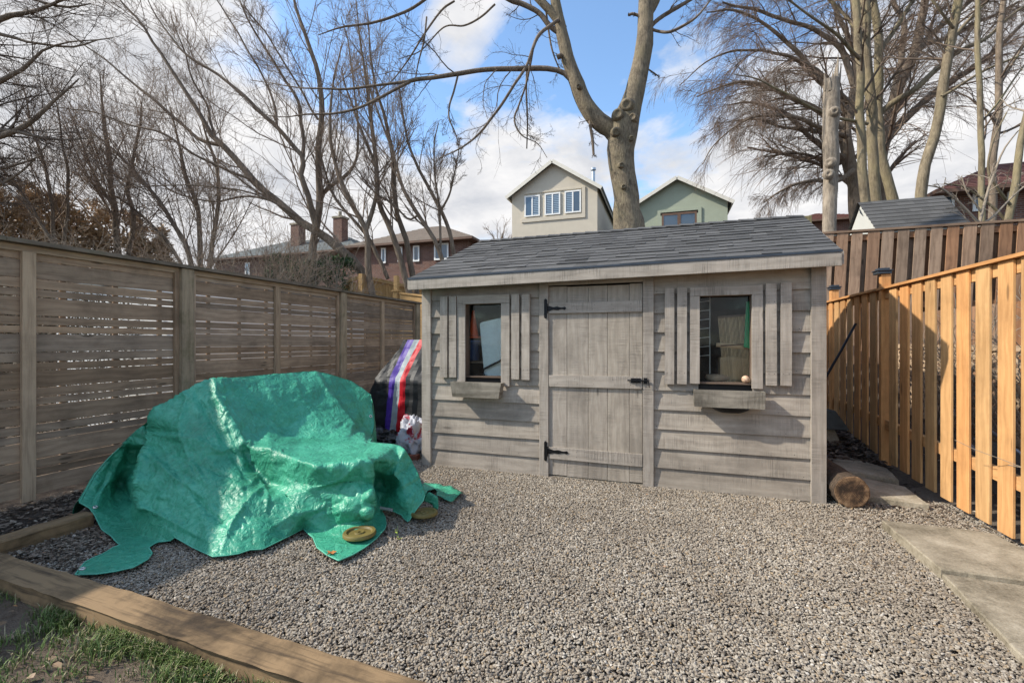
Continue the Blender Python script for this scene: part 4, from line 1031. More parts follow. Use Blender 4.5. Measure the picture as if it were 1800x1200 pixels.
for ln, am, wd in [
 ([(375, 670), (380, 700), (395, 725), (429, 779), (475, 789)], .036, 7), ([(470, 789), (520, 806), (558, 821), (600, 818), (646, 808)], .010, 9),
 ([(554, 654), (575, 690), (600, 725), (625, 752), (645, 775)], .038, 5), ([(562, 654), (590, 690), (615, 725), (640, 760)], -.02, 6),
 ([(283, 717), (279, 745), (268, 775), (252, 808), (247, 850), (246, 892)], .042, 6), ([(268, 735), (260, 765), (240, 800), (228, 840)], -.04, 9),
 ([(646, 808), (651, 840), (649, 880), (643, 915)], .035, 5), ([(632, 825), (636, 860), (632, 905)], -.022, 7), ([(661, 812), (668, 840), (665, 880)], -.05, 8),
 ([(429, 782), (445, 820), (467, 846), (500, 852)], -.040, 9), ([(467, 852), (430, 890), (408, 925), (387, 975)], .028, 5), ([(440, 800), (455, 835), (470, 870), (468, 905)], .018, 4),
 ([(296, 796), (350, 812), (421, 842)], -.016, 4), ([(283, 767), (330, 771), (358, 779), (400, 800)], .014, 4), ([(262, 800), (300, 835), (350, 867)], .016, 4), ([(308, 833), (350, 880), (400, 925)], -.014, 5),
 ([(252, 892), (300, 915), (333, 933), (390, 967)], .016, 4), ([(330, 700), (320, 750), (330, 800), (360, 850)], .015, 5), ([(345, 690), (370, 740), (410, 800), (440, 850)], -.014, 5),
 ([(392, 700), (420, 740), (455, 767), (500, 785), (560, 800)], .016, 4), ([(408, 683), (450, 720), (517, 762)], -.015, 5), ([(500, 763), (535, 769), (571, 772), (610, 774), (640, 777)], -.030, 6),
 ([(517, 660), (530, 700), (560, 740)], .012, 4), ([(460, 665), (480, 700), (500, 740)], .012, 4), ([(405, 745), (425, 800), (440, 815)], .014, 3), ([(390, 735), (405, 775), (425, 812)], .012, 3),
 ([(646, 808), (600, 835), (537, 867), (475, 880)], .020, 5), ([(525, 925), (570, 895), (600, 880), (637, 858)], -.018, 5), ([(462, 937), (517, 904), (600, 888)], .014, 4), ([(500, 945), (560, 905), (625, 895)], .012, 3),
 ([(712, 790), (690, 803), (677, 830), (675, 855)], .028, 5), ([(741, 833), (715, 850), (695, 862)], .018, 4), ([(735, 815), (715, 822), (700, 835)], -.014, 4), ([(728, 865), (712, 890), (700, 898)], .014, 4), ([(696, 870), (715, 895), (735, 880)], .012, 4),
 ([(217, 779), (183, 850), (167, 892)], .026, 6), ([(225, 817), (204, 870), (225, 933)], -.03, 8), ([(200, 800), (178, 850), (160, 885)], -.018, 5), ([(240, 860), (235, 900), (250, 945)], .02, 5),
 ([(545, 945), (590, 948), (640, 950), (672, 925)], .02, 6), ([(580, 960), (610, 968), (650, 950)], -.012, 5), ([(150, 1000), (200, 985), (250, 965)], .012, 5), ([(290, 925), (340, 945), (380, 960)], -.012, 4)]:
    crease(ln, am, wd)
r_ = np.random.default_rng(11)
for q in range(420):
    x, y = r_.uniform(150, 750), r_.uniform(655, 990); a_ = r_.choice([.55, -.6, 1.1, -.15, .9])+r_.normal(0, .3); l_ = r_.uniform(10, 38); pts_ = []
    for k in range(4): pts_.append((x, y)); x += math.cos(a_)*l_/3; y += math.sin(a_)*l_/3; a_ += r_.normal(0, .35)
    crease(pts_, r_.choice([-1, 1])*r_.uniform(.004, .011), r_.uniform(1.8, 4.0))
wrk *= np.where(V2[:, 0] < 430, 1.4, 1.1)
seat = (V2[:, 0] > 440) & (V2[:, 1] > 752) & (V2[:, 1] < 812); wrk *= np.where(seat, .22, 1.0)*np.where((V2[:, 0] > 400) & (V2[:, 1] < 752), .8, 1.0)
vv = []
for i, p in enumerate(V3):
    n_ = Vector(nr[i]); vw = Vector(O3-p).normalized()
    if n_.dot(vw) < 0: n_ = -n_
    k = 1.0 if i >= ne else .25
    gfac = min(1, max(.15, (p[2]-.02)/.15))
    d = (crumple(p)*.3+float(wrk[i]))*k*gfac+(.008*noise.noise(Vector((V2[i][0]/26, V2[i][1]/120, 2)))*k*gfac if V2[i][1] > 800 else 0)
    q = Vector(p)+n_*d; q.z = max(q.z, .018); vv.append(q)
# fold the sheet over the back and left side down to the ground behind
mb_f = list(F); idx_top = [i for i in range(ne) if V2[i][1] < 776.5 and V2[i][0] < 700 or (V2[i][0] < 220 and V2[i][1] < 884 and V2[i][1] > 700)]
loop = sorted(set(idx_top))
rows = 7; base_i = len(vv); prev = loop
for r in range(1, rows+1):
    t_ = r/rows; cur = []
    for i in loop:
        p = vv[i]; c = Vector((-2.9, 2.9, p.z)); out = Vector((p.x-c.x, p.y-c.y, 0)); away = Vector((p.x, p.y, 0)).normalized()
        out = (out.normalized()*.35+away*.8).normalized()
        reach = .10+.22*p.z
        q = p+out*(reach*math.sin(t_*math.pi/2))*(1.0); q.z = p.z*(1-t_**1.4)+.02
        q += out*.03*noise.noise(q*4); cur.append(len(vv)); vv.append(q)
    for a in range(len(loop)-1):
        if loop[a+1]-loop[a] == 1: mb_f.append((prev[a], prev[a+1], cur[a+1], cur[a]))
    prev = cur
# right hand flap lying on the gravel
evg = lambda q: (np.array(q)[:, 1]-600)/((EYE-GZ)*FPX)
R2, R3, RF, _ = tarp_piece([(738, 852), (746, 849), (767, 850), (790, 855), (815, 865), (803, 875), (792, 883), (778, 877), (767, 874), (768, 866), (764, 862), (752, 862), (750, 868), (742, 872)], 3.4, evg)
b0 = len(vv)
for p in R3: q = Vector(p); q.z = .022+.02*(1+noise.noise(q*14)); vv.append(q)
mb_f += [tuple(b0+i for i in f) for f in RF]
# turned-up strip between the two weight plates
R2, R3, RF, _ = tarp_piece([(748, 868), (755, 864), (770, 873), (771, 890), (768, 901), (764, 903), (760, 886), (745, 880)], 3.4, lambda q: np.full(len(q), 1/3.60))
b0 = len(vv)
for p in R3: vv.append(Vector(p))
mb_f += [tuple(b0+i for i in f) for f in RF]
me = bpy.data.meshes.new('tarp'); me.from_pydata([tuple(p) for p in vv], [], mb_f)
me.polygons.foreach_set('use_smooth', np.ones(len(mb_f), dtype=bool))
m, t = newmat('green tarpaulin')
g = t.n('ShaderNodeTexCoord').outputs['Object']
w1 = t.noise(g, 5, 4, .6, out=1)
gw = t.n('ShaderNodeVectorMath', {0: g, 1: t.n('ShaderNodeVectorMath', {0: w1, 'Scale': .10}, operation='SCALE').outputs[0]}, operation='ADD').outputs[0]
ve = t.n('ShaderNodeTexVoronoi', {'Vector': gw, 'Scale': 9.0}, feature='DISTANCE_TO_EDGE').outputs[0]
vf = t.n('ShaderNodeTexVoronoi', {'Vector': gw, 'Scale': 22.0}, feature='F1').outputs[0]
vg = t.n('ShaderNodeTexVoronoi', {'Vector': gw, 'Scale': 48.0}, feature='F1').outputs[0]
fn = t.noise(gw, 30, 6, .65, .6)
def rid(sc_, ds): return t.m('ABSOLUTE', t.m('SUBTRACT', t.noise(gw, sc_, 2, .5, ds), .5))
hgt = t.m('ADD', t.m('ADD', t.m('MULTIPLY', rid(6.5, .8), 3.2), t.m('MULTIPLY', rid(15, .9), 1.7)), t.m('ADD', t.m('MULTIPLY', rid(40, .5), .45), t.m('MULTIPLY', vf, .15)))
tone = t.noise(g, 2.2, 5, .6, .3)
col = t.ramp(t.m('ADD', t.m('MULTIPLY', tone, .6), t.m('MULTIPLY', fn, .4)), [(.34, (.022, .185, .105)), (.52, (.045, .305, .185)), (.68, (.095, .43, .28))])
finish(t, col, .44, hgt, .75, .013, 0, .42)
me.materials.append(m)
tarp = tag(link('tarp', me), 'crumpled bright green tarpaulin draped over low furniture beside the slatted fence', 'tarp')
sol = tarp.modifiers.new('thickness', 'SOLIDIFY'); sol.thickness = .0016; sol.offset = -1
mb = MB(); run = []
def flush():
    global run
    if len(run) > 3: mb.tube(run, .0042, 6)
    run = []
for i in range(ne+1):
    k_ = i % ne
    if V2[k_][1] > 868 or V2[k_][0] < 210: run.append(vv[k_]+Vector((0, -.002, .002)))
    else: flush()
flush(); hm, t2 = newmat('tarp hem'); finish(t2, (.09, .40, .27, 1), .45, None, spec=.4); mb.build('hem', hm, tarp, smooth=True)
def grommet(px, py, D, nrm_):
    c = Vector(atD(px, py, D)); mb = MB(); mb.lathe([(.008, 0), (.008, .003), (.013, .004), (.016, .002), (.016, 0)], c, nrm_, 16)
    mb.build('grommet', M['eyelet'], tarp, smooth=True)
M['eyelet'] = plain('eyelet metal', (.62, .62, .60), .35, .1, 20, .8)
def near(px, py):
    d = np.hypot(V2[:, 0]-px, V2[:, 1]-py); i = int(np.argmin(d)); return vv[i], i
for px, py in ((167, 895), (145, 1003), (651, 731)):
    p, i = near(px, py); nn = Vector(nr[i]); 
    if nn.dot(Vector(O3)-p) < 0: nn = -nn
    c = p+nn*.006; mb = MB(); mb.lathe([(.009, 0), (.009, .004), (.0135, .005), (.017, .002), (.017, -.004)], c, nn, 16); mb.build('grommet', M['eyelet'], tarp, smooth=True)
# weight plates, tube, leaf, sprig
ymat = plain('mustard painted iron', (.15, .115, .03), .55, .25, 12)
for (px, py, r_, z_, lab) in ((632, 932, .108, .055, 'mustard yellow round weight plate lying on the front flap of the green tarp'), (746, 897, .10, .045, 'mustard yellow weight plate poking out at the right edge of the green tarp')):
    c = atZ(px, py, z_+.03); mb = MB()
    mb.lathe([(.012, .0), (.012, .022), (.030, .024), (.034, .016), (r_*.70, .014), (r_*.78, .026), (r_*.95, .026), (r_, .018), (r_, .004), (r_*.97, 0), (.012, 0)], (c[0], c[1], z_), (U(-.03, .03), U(-.02, .04), 1), 36)
    o = tag(mb.build('weight_plate', ymat, smooth=True), lab, 'weight plate', 'weight plates holding the tarp down')
    e = o.modifiers.new('e', 'EDGE_SPLIT'); e.split_angle = R(35)
c = Vector(atD(672, 893, 3.50)); d_ = Vector(atD(689, 896, 3.46)); mb = MB(); mb.tube([c-(d_-c)*2, d_], .012, 12); 
tag(mb.build('tube', plain('grey tube', (.35, .35, .34), .4, .1, 20)), 'short grey metal tube end showing under the raised tarp edge', 'tube')
def leaf(px, py, z, s, col, lab, name='dry_leaf'):
    c = Vector(atZ(px, py, z)); mb = MB(); a = U(0, 6); pts = []
    for k in range(15):
        an = a+2*math.pi*k/15; rr_ = s*(1 if k % 3 == 0 else (.5 if k % 3 == 1 else .62)); pts.append(c+Vector((math.cos(an)*rr_, math.sin(an)*rr_, .35*s*abs(math.sin(an*1.5)))))
    for k in range(15): mb.quad([c, pts[k], pts[(k+1) % 15]])
    mb.tube([c, c+Vector((s*1.1*math.cos(a+.2), s*1.1*math.sin(a+.2), .01))], .0012, 4)
    return tag(mb.build(name, plain(name+' skin', col, .7, .3, 40)), lab, 'leaf')
leaf(582, 972, .04, .034, (.42, .17, .045), 'small orange brown dead leaf lying on the front tarp flap')
c = Vector(atZ(698, 950, 0)); sp = empty('weed_sprig', tuple(c), 'tiny green sprig growing in the gravel right of the tarp flap', 'weed')
mb = MB(); mb.tube([c, c+Vector((.004, .0, .05)), c+Vector((0, .006, .10))], [.002, .0015, .001], 5); mb.build('stem', M['sprig'] if 'sprig' in M else plain('sprig green', (.12, .20, .04), .6), sp)
mb = MB()
for (a, l, h) in ((.2, .04, .012), (2.6, .025, .05), (4.4, .02, .075), (5.6, .03, .03)):
    d_ = Vector((math.cos(a), math.sin(a), .3)); s_ = Vector((-math.sin(a), math.cos(a), 0))*.008; b = c+Vector((0, 0, h)); mb.quad([b, b+d_*l*.5-s_, b+d_*l, b+d_*l*.5+s_])
mb.build('leaf', plain('sprig leaf', (.30, .38, .05), .6, .2, 40), sp)
# ------------------------------------------------------------------ covered grill between shed and fence
def covered_grill():
    root = empty('covered_grill', (-3.2, 5.2, 0), 'barbecue under a shiny black cover with purple white and red stripes', 'barbecue cover')
    YF = 5.02
    keys = [(597, (716, 728, 737, 747)), (664, (685, 695, 704, 713)), (700, (681, 691, 701.5, 712)), (757, (675, 685, 696, 709)), (792, (672, 682, 694, 707))]
    lft = [(597, 708), (612, 702), (640, 677), (664, 656), (690, 646), (757, 642), (792, 645)]
    def ip(tab, y):
        for (a, va), (b, vb) in zip(tab, tab[1:]):
            if y <= b:
                t_ = max(0, (y-a)/(b-a)); return tuple(np.array(va, float)+(np.array(vb, float)-np.array(va, float))*t_) if hasattr(va, '__len__') else va+(vb-va)*t_
        return tab[-1][1]
    def yd(py): return YF+(.0 if py > 672 else .30*(672-py)/75)
    rows = list(np.arange(597, 796, 3.2)); V_ = []; cols = None
    mats_c = []
    for py in rows:
        k = ip(keys, py); l = ip(lft, py); Y = yd(py)
        xs_ = list(np.linspace(l, k[0], 9))+list(np.linspace(k[0], k[1], 4))[1:]+list(np.linspace(k[1], k[2], 4))[1:]+list(np.linspace(k[2], k[3], 4))[1:]
        row = [Vector(atY(px, py, Y)) for px in xs_]
        xr = -2.66; last = row[-1]
        z_ = row[-1].z
        for i in range(1, 9): row.append(Vector((last.x+(xr-last.x)*i/8, Y+.02*(i/8)**2, z_+0)))
        V_.append(row)
    nc = len(V_[0])
    for j, row in enumerate(V_):
        for i, p in enumerate(row):
            lower = rows[j] > 668
            fold = (.020 if lower else .006)*math.sin(p.x*38+2*noise.noise(Vector((p.x*3, 0, p.z*2))))*(.4+abs(noise.noise(Vector((p.x*6, 4, p.z*1.5)))))
            p.y += fold+.015*noise.noise(p*9)+.006*noise.noise(p*25)
            if i == 0: p.y += .05
            p.z = max(p.z, .05)
    names = ['black_cover', 'purple_stripe', 'white_stripe', 'red_stripe']
    def bm_(n_, c, r_=.28):
        m, t = newmat(n_); g = t.n('ShaderNodeTexCoord').outputs['Object']
        a = t.noise(g, 14, 6, .65, .8); b = t.n('ShaderNodeTexVoronoi', {'Vector': g, 'Scale': 18.0}).outputs[0]
        finish(t, c, r_+.22, t.m('ADD', a, t.m('MULTIPLY', b, .5)), .3, .005, 0, .22); return m
    mats = [bm_('black vinyl', (.018, .019, .020, 1)), bm_('purple vinyl', (.060, .028, .24, 1)), bm_('white vinyl', (.27, .31, .32, 1)), bm_('red vinyl', (.42, .010, .018, 1))]
    def col_mat(i): return 0 if i < 8 else 1 if i < 11 else 2 if i < 14 else 3 if i < 17 else 0
    stripes = [MB(), MB(), MB(), MB()]
    for j in range(len(V_)-1):
        for i in range(nc-1):
            k = col_mat(i)
            if k and rows[j] > 760: k = 0
            stripes[k].quad([V_[j][i], V_[j+1][i], V_[j+1][i+1], V_[j][i+1]])
    # top, left side, right side, back
    b = stripes[0]; top = V_[0]; YB = 5.62
    for i in range(nc-1): b.quad([top[i], top[i+1], (top[i+1].x, YB, top[i+1].z), (top[i].x, YB, top[i].z)])
    for j in range(len(V_)-1):
        a, c = V_[j], V_[j+1]
        b.quad([a[0], (a[0].x-.02, YB, a[0].z), (c[0].x-.02, YB, c[0].z), c[0]]); b.quad([a[-1], c[-1], (c[-1].x, YB, c[-1].z), (a[-1].x, YB, a[-1].z)])
        b.quad([(a[0].x-.02, YB, a[0].z), (a[-1].x, YB, a[-1].z), (c[-1].x, YB, c[-1].z), (c[0].x-.02, YB, c[0].z)])
    for k in range(4): o = stripes[k].build(names[k], mats[k], root, smooth=True)
covered_grill()
# crumpled plastic bag
def blob(name, c, r_, mat, label, cat, seed, amp=.35):
    import bmesh
    bm = bmesh.new(); bmesh.ops.create_icosphere(bm, subdivisions=5, radius=1)
    for v in bm.verts:
        p = v.co.copy(); q = p*1.8+Vector((seed, 0, 0)); n_ = noise.noise(q); n2 = abs(noise.noise(q*2.2)); n3 = abs(noise.noise(q*5))
        s_ = 1+amp*(n_-.9*n2-.4*n3)
        v.co = Vector((p.x*r_[0]*s_, p.y*r_[1]*s_, p.z*r_[2]*s_))
        if v.co.z < -r_[2]*.75: v.co.z = -r_[2]*.75
    me = bpy.data.meshes.new(name); bm.to_mesh(me); bm.free(); me.materials.append(mat)
    me.polygons.foreach_set('use_smooth', np.ones(len(me.polygons), dtype=bool))
    o = link(name, me); o.location = c; return tag(o, label, cat)
m, t = newmat('white red plastic'); g = t.n('ShaderNodeTexCoord').outputs['Object']
a = t.noise(g, 7, 5, .6, .5); b = t.noise(g, 30, 5, .7, .6)
finish(t, t.mix(t.ramp(a, [(.55, 0.0), (.60, 1.0)]), (.42, .42, .45), (.33, .02, .04)), .35, t.m('ADD', a, b), .7, .015)
blob('plastic_bag', (-2.83, 4.74, .19), (.20, .20, .30), m, 'crumpled white plastic bag with red print behind the tarp at the shed corner', 'bag', 2.0, .3)
m = plain('black rubbish bag', (.014, .014, .015), .4, .2, 6, bstr=.5)
blob('rubbish_bag', (-3.35, 4.86, .10), (.34, .18, .17), m, 'black plastic bag slumped at the foot of the covered barbecue', 'bag', 5.0, .5)
m, t = newmat('clay brick'); finish(t, (.20, .07, .045, 1), .9)
mb = MB(); mb.box((-2.86, 4.50, .0), (.2, .03, 0), (-.015, .09, 0), (0, 0, .06)); tag(mb.build('clay_brick', m, bevel=.004), 'loose reddish brick beside the left corner of the shed', 'brick')
# ------------------------------------------------------------------ passage at the right: log, covered footing, rod
def log():
    A = Vector((1.425, 4.36, .135)); B = Vector((1.36, 5.0, .15)); root = empty('log', tuple(A), 'sawn firewood log with rough bark lying beside the shed corner', 'log')
    ax = (B-A).normalized(); s_ = ax.cross(Vector((0, 0, 1))).normalized(); u_ = s_.cross(ax); n = 40; m_ = 18; mb = MB(); rows = []
    for i in range(m_):
        c = A.lerp(B, i/(m_-1)); row = []
        for k in range(n):
            an = 2*math.pi*k/n; r_ = .128+.009*noise.noise(Vector((math.cos(an)*3, math.sin(an)*3, i*.35)))+.007*noise.noise(Vector((math.cos(an)*9, math.sin(an)*9, i*1.2)))
            row.append(c+(s_*math.cos(an)+u_*math.sin(an))*r_)
        rows.append(row)
    for i in range(m_-1):
        for k in range(n): mb.quad([rows[i][k], rows[i][(k+1) % n], rows[i+1][(k+1) % n], rows[i+1][k]], [(i*.04, k*.02), (i*.04, k*.02+.02), (i*.04+.04, k*.02+.02), (i*.04+.04, k*.02)])
    mb.build('bark', bark('log bark', (.035, .025, .018), (.15, .105, .07), 2.5), root, smooth=True)
    mb = MB(); inner = [A+(p-A)*.93-ax*.004 for p in rows[0]]; cc = A-ax*.004
    for k in range(n):
        mb.quad([rows[0][k], inner[k], inner[(k+1) % n], rows[0][(k+1) % n]]); mb.quad([inner[k], cc, inner[(k+1) % n]])
    bk = [p for p in rows[-1]]; mb.quad(bk)
    m, t = newmat('sawn end grain'); g = t.n('ShaderNodeVectorMath', {0: t.n('ShaderNodeNewGeometry').outputs['Position'], 1: tuple(A)}, operation='SUBTRACT').outputs[0]
    sp_ = t.n('ShaderNodeSeparateXYZ', {0: g}); xz = t.n('ShaderNodeCombineXYZ', {0: sp_.outputs[0], 1: sp_.outputs[2]})
    ln = t.n('ShaderNodeVectorMath', {0: xz}, operation='LENGTH').outputs['Value']
    an = t.m('ARCTAN2', sp_.outputs[0], sp_.outputs[2])
    rg = t.m('SINE', t.m('ADD', t.m('MULTIPLY', ln, 620.0), t.m('MULTIPLY', t.noise(g, 12, 3, .5), 6.0)))
    nz_ = t.noise(g, 9, 6, .65)
    nz_ = t.m('ADD', nz_, t.ramp(ln, [(.085, 0.0), (.105, .10)]))
    col = t.ramp(t.m('ADD', t.m('MULTIPLY', rg, .06), nz_), [(.42, (.025, .018, .013)), (.52, (.075, .045, .026)), (.62, (.19, .115, .062)), (.78, (.33, .22, .125))])
    crack = t.ramp(t.m('ABSOLUTE', t.m('SINE', t.m('ADD', t.m('MULTIPLY', an, 3.5), t.m('MULTIPLY', nz_, 2.0)))), [(.0, .8), (.07, 0.0)])
    finish(t, t.mix(crack, col, (.02, .014, .01)), .85, rg, .2, .002)
    mb.build('cut_end', m, root)
log()
mb = MB(); c = Vector((1.62, 6.55, .30))
def frustum(mb, c, a0, b0_, a1, b1, h, rz=.15):
    v = []
    for (a, b, z) in ((a0, b0_, 0), (a1, b1, h)):
        for sx, sy in ((-1, -1), (1, -1), (1, 1), (-1, 1)):
            v.append(Vector(c)+Vector((sx*a*math.cos(rz)-sy*b*math.sin(rz), sx*a*math.sin(rz)+sy*b*math.cos(rz), z)))
    mb.faces(v, [(3, 2, 1, 0), (4, 5, 6, 7), (0, 1, 5, 4), (1, 2, 6, 5), (2, 3, 7, 6), (3, 0, 4, 7)])
ft = empty('pier_block', tuple(c), 'grey concrete pier block by the new fence with a dark lid on top', 'block')
p = Vector(atY(1497, 767, 6.3)); mb = MB(); frustum(mb, (1.66, 6.30, .08), .25, .22, .17, .16, .26); mb.build('block_body', M['concrete'], ft, bevel=.01)
mb = MB(); frustum(mb, (1.64, 6.30, .345), .30, .26, .19, .18, .21); mb.box((1.60, 6.1, .553), (.12, .02, 0), (0, .05, 0), (0, 0, .02)); mb.build('lid', plain('dark mossy plastic', (.050, .052, .046), .8, .5, 6), ft, bevel=.012)
mb = MB(); a = Vector(atY(1452, 662, 6.0)); b = Vector(atX(1504, 569, 2.14)); mb.tube([a-(b-a)*.5, a, a.lerp(b, .5)+Vector((0, 0, -.012)), b], .014, 10)
tag(mb.build('black_rod', M['metal_black'], smooth=True), 'thin black rod leaning from behind the shed against the new fence', 'rod')

mb = MB(); x = -3.0; pr = None
while x < .6:
    yb = 1.257+(1.6-x)*.0350+.135; q = Vector((x, yb, 0)); w1_ = .012+.022*abs(noise.noise(Vector((x*3, 0, 0))))*2.2; h_ = .060+.035*noise.noise(Vector((x*5, 3, 0)))
    row = [Vector((x, yb+.001, .02)), Vector((x, yb+.006, h_)), Vector((x, yb+w1_, h_*.6)), Vector((x, yb+w1_*1.6, .012))]
    if pr:
        for k in range(3): mb.quad([pr[k], pr[k+1], row[k+1], row[k]])
    pr = row; x += .03
tag(mb.build('landscape_fabric', plain('black woven fabric', (.022, .022, .024), .8, .3, 30), smooth=True), 'torn strip of black landscape fabric showing along the long timber', 'fabric')
# ------------------------------------------------------------------ houses beyond
m, t = newmat('house window glass'); finish(t, (.045, .075, .11, 1), .06, None, metal=0.0, spec=1.0); M['hglass'] = m
m, t = newmat('slatted blind'); g = t.n('ShaderNodeSeparateXYZ', {0: t.n('ShaderNodeNewGeometry').outputs['Position']})
sl = t.m('SINE', t.m('MULTIPLY', g.outputs[2], 52.0)); finish(t, t.mix(t.ramp(sl, [(.4, 0.0), (.6, 1.0)]), (.05, .085, .13), (.30, .40, .48)), .35, spec=.8); M['blind'] = m
def child(name, loc, parent):
    e = empty(name, loc, None, None); e.parent = parent; e.matrix_parent_inverse = parent_world(parent).inverted(); return e
def hwindow(root, Y, x0, x1, z0, z1, fm, split=1, pane='hglass', fw=.07, lights=None):
    wn = child('window', (x0, Y, z0), root); mb = MB()
    mb.box((x0, Y-.05, z0), (x1-x0, 0, 0), (0, 0, fw), (0, .06, 0)); mb.box((x0, Y-.05, z1-fw), (x1-x0, 0, 0), (0, 0, fw), (0, .06, 0))
    n = split+1
    for i in range(n):
        xx = x0+(x1-x0-fw)*i/(n-1); mb.box((xx, Y-.047, z0+fw), (0, 0, z1-z0-2*fw), (fw, 0, 0), (0, .055, 0))
    mb.build('window_frame', fm, wn)
    for i in range(split):
        a = x0+fw+(x1-x0-fw)*i/split+.0; b = x0+(x1-x0-fw)*(i+1)/split
        mb = MB(); mb.box((a, Y-.022, z0+fw), (b-a, 0, 0), (0, 0, z1-z0-2*fw), (0, .015, 0)); mb.build('pane', M[(lights or [pane]*split)[i]], wn)
def gable_house(name, label, x0, x1, Y, dep, zb, ze, zp, wm, rm, tm, over=.32, front=.35, cat='house'):
    root = empty(name, ((x0+x1)/2, Y, zb), label, cat); xm = (x0+x1)/2; mb = MB()
    f = [(x0, Y, zb), (x1, Y, zb), (x1, Y, ze), (xm, Y, zp), (x0, Y, ze)]; b = [(p[0], Y+dep, p[2]) for p in f]
    mb.quad(f); mb.quad(b[::-1])
    for i in range(5): 
        j = (i+1) % 5; mb.quad([f[j], f[i], b[i], b[j]])
    mb.build('wall', wm, root)
    sl_ = (zp-ze)/(xm-x0)
    for sx in (-1, 1):
        xe = x0-over if sx < 0 else x1+over; zz_ = ze-over*sl_
        L = Vector((xm-xe, 0, zp-zz_)); up = Vector((-L.z*(1 if sx < 0 else -1), 0, abs(L.x))).normalized()
        p = Vector((xe, Y-front, zz_))+up*.02
        mb = MB(); mb.box(p, (0, dep+2*front, 0), L, up*.10); mb.build('roof', rm, root)
        mb = MB(); mb.box(p+Vector((0, -.02, 0))-up*.12, L, up*.225, (0, -.05, 0)); mb.build('bargeboard', tm, root)
        mb = MB(); mb.box(p-up*.10, (0, dep+2*front, 0), Vector((.05*sx*-1, 0, 0)), (0, 0, .12)); mb.build('gutter', tm, root)
    return root
XA = lambda px, Y: atY(px, 400, Y)[0]
ZA = lambda px, py, Y: atY(px, py, Y)[2]
Y = 30
h1 = gable_house('stucco_house', 'beige stucco house with white gable trim and three shuttered windows', XA(900, Y), XA(1050, Y), Y, 10, 2, ZA(900, 345, Y), ZA(971, 287, Y), M['stucco'], M['shingle_grey'], M['creamtrim'])
for a, b, c, d, l in ((922.6, 949.4, 344.3, 381, ['hglass', 'blind']), (957.9, 985.2, 339.7, 378, ['blind', 'blind']), (992.9, 1021.5, 335.4, 374.5, ['blind', 'hglass'])):
    mx_ = (a+b)/2; hwindow(h1, Y-.04, XA(a, Y), XA(b, Y), ZA(mx_, d, Y), ZA(mx_, c, Y), M['whitetrim'], 2, fw=.09, lights=l)
mb = MB(); xa, xb = XA(917, Y), XA(1029, Y); zb_, zt_ = ZA(960, 385, Y), ZA(1010, 330, Y)
mb.box((xa, Y-.07, zb_-.12), (xb-xa, 0, 0), (0, 0, .26), (0, .065, 0)); mb.box((xb-.22, Y-.07, zb_+.145), (.22, 0, 0), (0, 0, zt_-zb_-.14), (0, .065, 0)); mb.box((xa+.2, Y-.06, zt_-.10), (xb-xa-.43, 0, 0), (0, 0, .10), (0, .055, 0))
mb.build('window_surround', M['stucco'], h1)
mb = MB(); c = atY(1043, 320, 33); mb.tube([(c[0], 33, c[2]-1.2), (c[0], 33, c[2]+.75)], .13, 12); mb.tube([(c[0], 33, c[2]+.85), (c[0], 33, c[2]+1.0)], .19, 12); mb.build('flue_pipe', plain('galvanised steel', (.45, .48, .50), .35, .1, 5, .8), h1)
Y = 32
h2 = gable_house('green_house', 'sage green stucco house with a brown framed window right of the big trunk', XA(1106, Y), XA(1279, Y), Y, 9, 2, ZA(1279, 354, Y), ZA(1193, 315, Y), M['stucco_green'], M['shingle_grey'], M['creamtrim'])
mb = MB(); xa, xb = XA(1155.5, Y), XA(1233, Y); za, zt_ = ZA(1195, 412, Y), ZA(1195, 367, Y)
mb.box((xa, Y-.08, za), (.28, 0, 0), (0, 0, zt_-za), (0, .075, 0)); mb.box((xb-.28, Y-.08, za), (.28, 0, 0), (0, 0, zt_-za), (0, .075, 0)); mb.box((xa+.285, Y-.08, zt_-.26), (xb-xa-.57, 0, 0), (0, 0, .26), (0, .075, 0)); mb.build('window_surround', M['stucco_green'], h2)
M['brownframe'] = plain('brown frame', (.13, .075, .05), .7, .2, 3)
hwindow(h2, Y-.03, XA(1161, Y), XA(1227, Y), ZA(1194, 412, Y), ZA(1194, 372, Y), M['brownframe'], 2, fw=.2)
